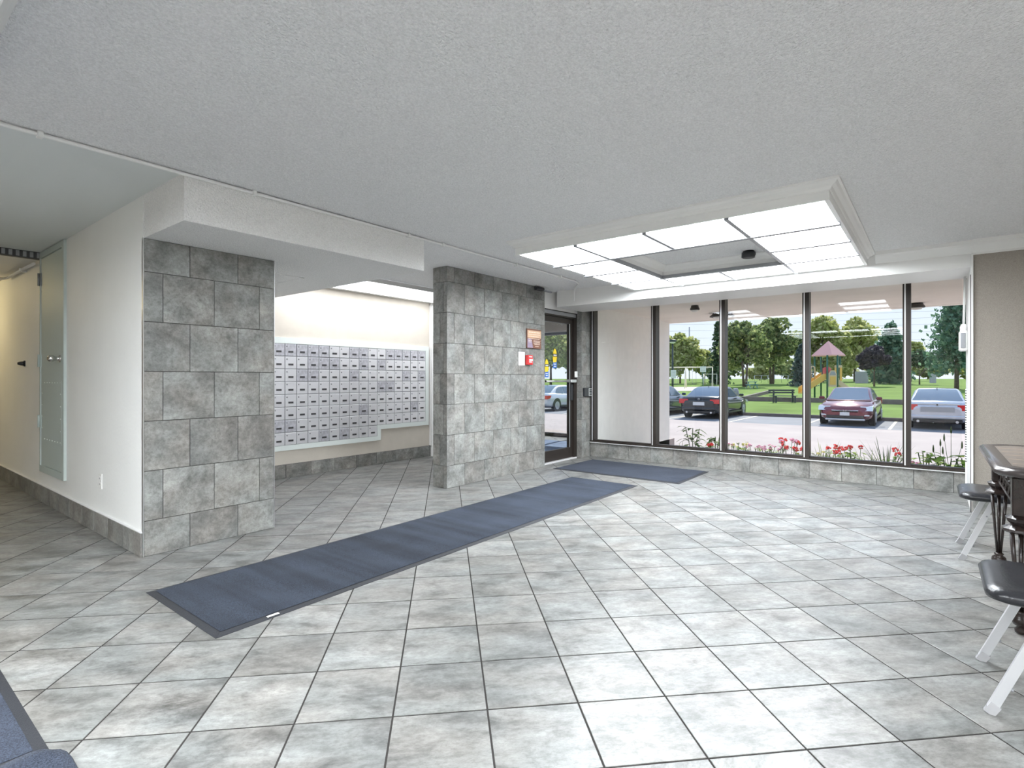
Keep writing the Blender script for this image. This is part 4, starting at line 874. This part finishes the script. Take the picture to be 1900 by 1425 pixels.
sign(1249,44,1.22,1.88,.46,'white notice sign on the dark lamp post side of the lawn', M['paper'], 6)
sign(1304,50,1.80,2.32,.55,'small white sign on a green post among the swings', M['paper'], 3)
# ------------------------------------------------------------------ trees
M['bark'] = plain('bark', (.10,.075,.06), .95, var=.3, vscale=5)
LM = {'yel': leafmat('leaf_yellow_green', (.22,.27,.07), (.46,.49,.16), (.72,.70,.36)), 'mid': leafmat('leaf_mid_green', (.08,.13,.06), (.24,.31,.11), (.66,.68,.30)), 'dark': leafmat('leaf_dark_green', (.035,.07,.04), (.07,.13,.07), (.17,.26,.12)),  # palest yellow-green and mid-green tones paint sunlit highlights into the crowns
      'blue': leafmat('leaf_blue_spruce', (.03,.06,.06), (.07,.12,.12), (.16,.23,.21)), 'pur': leafmat('leaf_purple_maple', (.035,.03,.05), (.07,.065,.085), (.14,.13,.15)), 'pine': leafmat('leaf_pine', (.05,.12,.08), (.11,.22,.14), (.24,.38,.24))}
def quad(m, c, s):
    a = Vector((random.gauss(0,1), random.gauss(0,1), random.gauss(0,1))).normalized(); b = a.cross(Vector((random.gauss(0,1), random.gauss(0,1), random.gauss(0,1)))).normalized()
    c = Vector(c); s2 = s*random.uniform(.5,.8); m.add([c-a*s, c-b*s2, c+a*s, c+b*s2], [(0,1,2,3)])
def deciduous(label, u, v0, v1, hw, t, lm, n=2200, low=.28, trunks=1, lean=.0, name='broadleaf_tree', group=None):
    p = gp(u, t); H = at(u, v0, t).z-p.z; R_ = hw*px_(t); o = thing(name, label, 'tree', p, group=group)
    tr = MB()
    for k in range(trunks):
        dx = (k-(trunks-1)/2)*.5; top = Vector((RT.x*(dx*2.2+lean), RT.y*(dx*2.2+lean), H*.62)); tr.tube([(RT.x*dx*.5, RT.y*dx*.5, -.2), Vector((RT.x*dx, RT.y*dx, H*.25)), top], [.035*H*.6,.025*H*.6,.01*H], 8)
        for b in range(5):
            a = b*1.3+k; q0 = Vector((RT.x*dx, RT.y*dx, H*(.25+.07*b))); tr.tube([q0, q0+Vector((R_*.55*math.cos(a), R_*.55*math.sin(a), H*.2))], [.008*H,.003*H], 6)
    tr.build('trunk', M['bark'], o)
    m = MB(); cz = H*(low+1)/2; rz_ = H*(1-low)/2
    blobs = []
    for k in range(26):
        while True:
            q = Vector((random.uniform(-1,1), random.uniform(-1,1), random.uniform(-1,1)))
            if q.length < 1: break
        q = q*.78; blobs.append((Vector((q.x*R_, q.y*R_, cz+q.z*rz_)), random.uniform(.28,.42)))
    blobs.append((Vector((0,0,H-.3*rz_)), .3)); s = max(.16, .0040*t); n = int(n*2.0)
    for k in range(n):
        c, r = random.choice(blobs); d = Vector((random.gauss(0,1), random.gauss(0,1), random.gauss(0,1))).normalized()*random.uniform(.6,1.0)
        quad(m, c+Vector((d.x*R_*r, d.y*R_*r, d.z*rz_*r*.9)), s*random.uniform(.6,1.2))
    tag(m.build('foliage', LM[lm], o), kind='stuff'); return o
def conifer(label, u, v0, v1, hw, t, lm, tiers=11, loose=0, low=.08, group=None):
    p = gp(u, t); H = at(u, v0, t).z-p.z; R_ = hw*px_(t); o = thing('conifer_tree', label, 'tree', p, group=group)
    MB().tube([(0,0,-.2),(0,0,H*.5),(0,0,H*.97)], [.022*H,.014*H,.004*H], 8).build('trunk', M['bark'], o); m = MB(); s = max(.15, (.0046 if loose else .0036)*t)
    for k in range(tiers):
        f = k/(tiers-1); z = H*(low+(.97-low)*f); r = R_*((1-f)**(.55 if loose else .85)+.05)*random.uniform(.8,1.1)
        for b in range(9 if not loose else 7):
            a = b*2*PI/(9 if not loose else 7)+k*.7+random.uniform(-.25,.25); rr = r*random.uniform(.7,1.1)
            for q in range(20 if not loose else 46):
                e = random.uniform(.1,1); c = Vector((math.cos(a)*rr*e, math.sin(a)*rr*e, z-(.12 if loose else .30)*rr*e+random.gauss(0,.035*H*(1 if loose else .5)))); c += Vector((random.gauss(0,.09*R_), random.gauss(0,.09*R_), 0)); quad(m, c, s*random.uniform(.6,1.2))
    tag(m.build('foliage', LM[lm], o), kind='stuff'); return o
deciduous('yellow-green tree right of the cream exterior wall', 1262,616,712,42,85,'yel',2800,.1)
deciduous('small yellow tree behind the swings', 1306,648,705,28,95,'yel',1600,.1)
conifer('dark conifer behind the second window bar', 1333,598,712,24,78,'dark',13)
deciduous('big dark-green tree with forked trunk left of the pair', 1382,594,712,44,66,'mid',3600,.22,2)
deciduous('big green tree with twin trunk right of the pair', 1432,586,712,56,78,'mid',4400,.22,2)
conifer('blue spruce behind the slide', 1488,640,712,26,66,'blue',12)
deciduous('tall yellow-green tree behind the pink roof', 1526,584,705,48,92,'yel',3600,.12)
deciduous('yellow-green tree right of the pink roof', 1586,586,705,44,98,'yel',3400,.12)
deciduous('dark purple maple with a thin trunk', 1622,640,717,28,62,'pur',1900,.36)
conifer('loose green pine left of the fourth window bar', 1652,606,711,36,74,'pine',11,1)
deciduous('pale yellow tree behind the fourth window bar', 1690,632,705,26,100,'yel',1500,.2)
deciduous('small dark tree just right of the fourth window bar', 1706,648,710,26,68,'dark',900,.4,1,1.5)
conifer('large green pine at the right end of the windows', 1775,548,718,66,52,'pine',12,2,.26)
deciduous('bright tree seen through the upper glass of the door', 1022,596,715,40,78,'yel',2200,.1)
deciduous('green tree seen at the edge of the glass door', 1070,590,715,40,84,'mid',1800,.1)
for k, (u, v, hw, lb) in enumerate(((1225,660,34,'hidden by the cream wall'),(1345,664,34,'right of the dark conifer'),(1410,668,30,'between the two big trunks'),(1462,664,34,'left of the blue spruce'),(1560,656,40,'just right of the play tower'),(1620,666,30,'behind the purple maple'),(1662,664,28,'behind the loose pine'),(1732,672,30,'left of the large pine'),(1800,668,34,'right of the large pine trunk'),(985,646,44,'left in the entrance door glass'),(1120,646,50,'behind the cream exterior wall'))):
    deciduous('distant hazy tree '+lb, u, v, 704, hw, 135+5*(k % 3), 'mid' if k % 2 else 'yel', 800, .05, group='distant park trees')
# fences, teal box, wires
M['grey_board'] = plain('grey_boards', (.45,.44,.47), .9, var=.1)
def boards(u, t, W, H, label):
    o = thing('board_fence', label, 'fence', gp(u, t), RZ); n_ = int(W/.22)
    for k in range(n_): MB().box(-W/2+k*W/n_+.01,0,-.1, -W/2+(k+1)*W/n_-.01,.03,H).build('board', M['grey_board'], o)
    MB().box(-W/2,.03,H*.3, W/2,.07,H*.3+.1).box(-W/2,.03,H*.8, W/2,.07,H*.8+.1).build('rail', M['grey_board'], o)
boards(1599,80,2.0,1.75,'grey board fence panel right of the playground ramp'); boards(1731,80,1.0,1.4,'grey board fence panel left of the large pine')
fc = thing('chain_fence', 'low wire fence with pale posts behind the big trees', 'fence', gp(1450,92), RZ)
for k in range(9): MB().tube([(-4.6+k*1.15,0,-.1),(-4.6+k*1.15,0,1.2)], .045, 6).build('post', M['alum'], fc)
MB().tube([(-4.6,0,1.2),(4.6,0,1.2)], .03, 6).tube([(-4.6,0,.6),(4.6,0,.6)], .02, 6).build('rail', M['alum'], fc)
tl_ = thing('picnic_table', 'small teal picnic table beneath the big trees', 'table', gp(1395,60), RZ); tm = plain('teal_paint', (.06,.25,.27), .5)
MB().box(-.45,-.35,.68, .45,.35,.74).build('top', tm, tl_)
for s in (-1, 1):
    MB().box(-.45,s*.60-.12,.42, .45,s*.60+.12,.46).build('bench_seat', tm, tl_); MB().bar((s*.38,-.6,0),(s*.38,.1,.68), .06,.06).bar((s*.38,.6,0),(s*.38,-.1,.68), .06,.06).bar((s*.38,-.7,.40),(s*.38,.7,.40), .05,.05).build('leg_frame', tm, tl_)
for k, v in enumerate((588,600,612,626,640)):
    a, b = at(1150,v+4,150), at(1900,v-18,150); m = MB().tube([a, a.lerp(b,.25)-Vector((0,0,.35)), a.lerp(b,.5)-Vector((0,0,.5)), a.lerp(b,.75)-Vector((0,0,.35)), b], .03, 5)
    tag(m.build('power_line', M['grey']), 'thin power line across the pale sky, '+('topmost','second from the top','middle one','fourth from the top','lowest')[k]+' of five', 'wire', 'power lines above the park')
ms = thing('mast', 'thin dark mast standing above the yellow-green tree', 'mast', gp(1279,130)); MB().tube([(0,0,0),(0,0,at(1279,607,130).z-ms.location.z)], .12, 6).build('pole', M['grey'], ms)
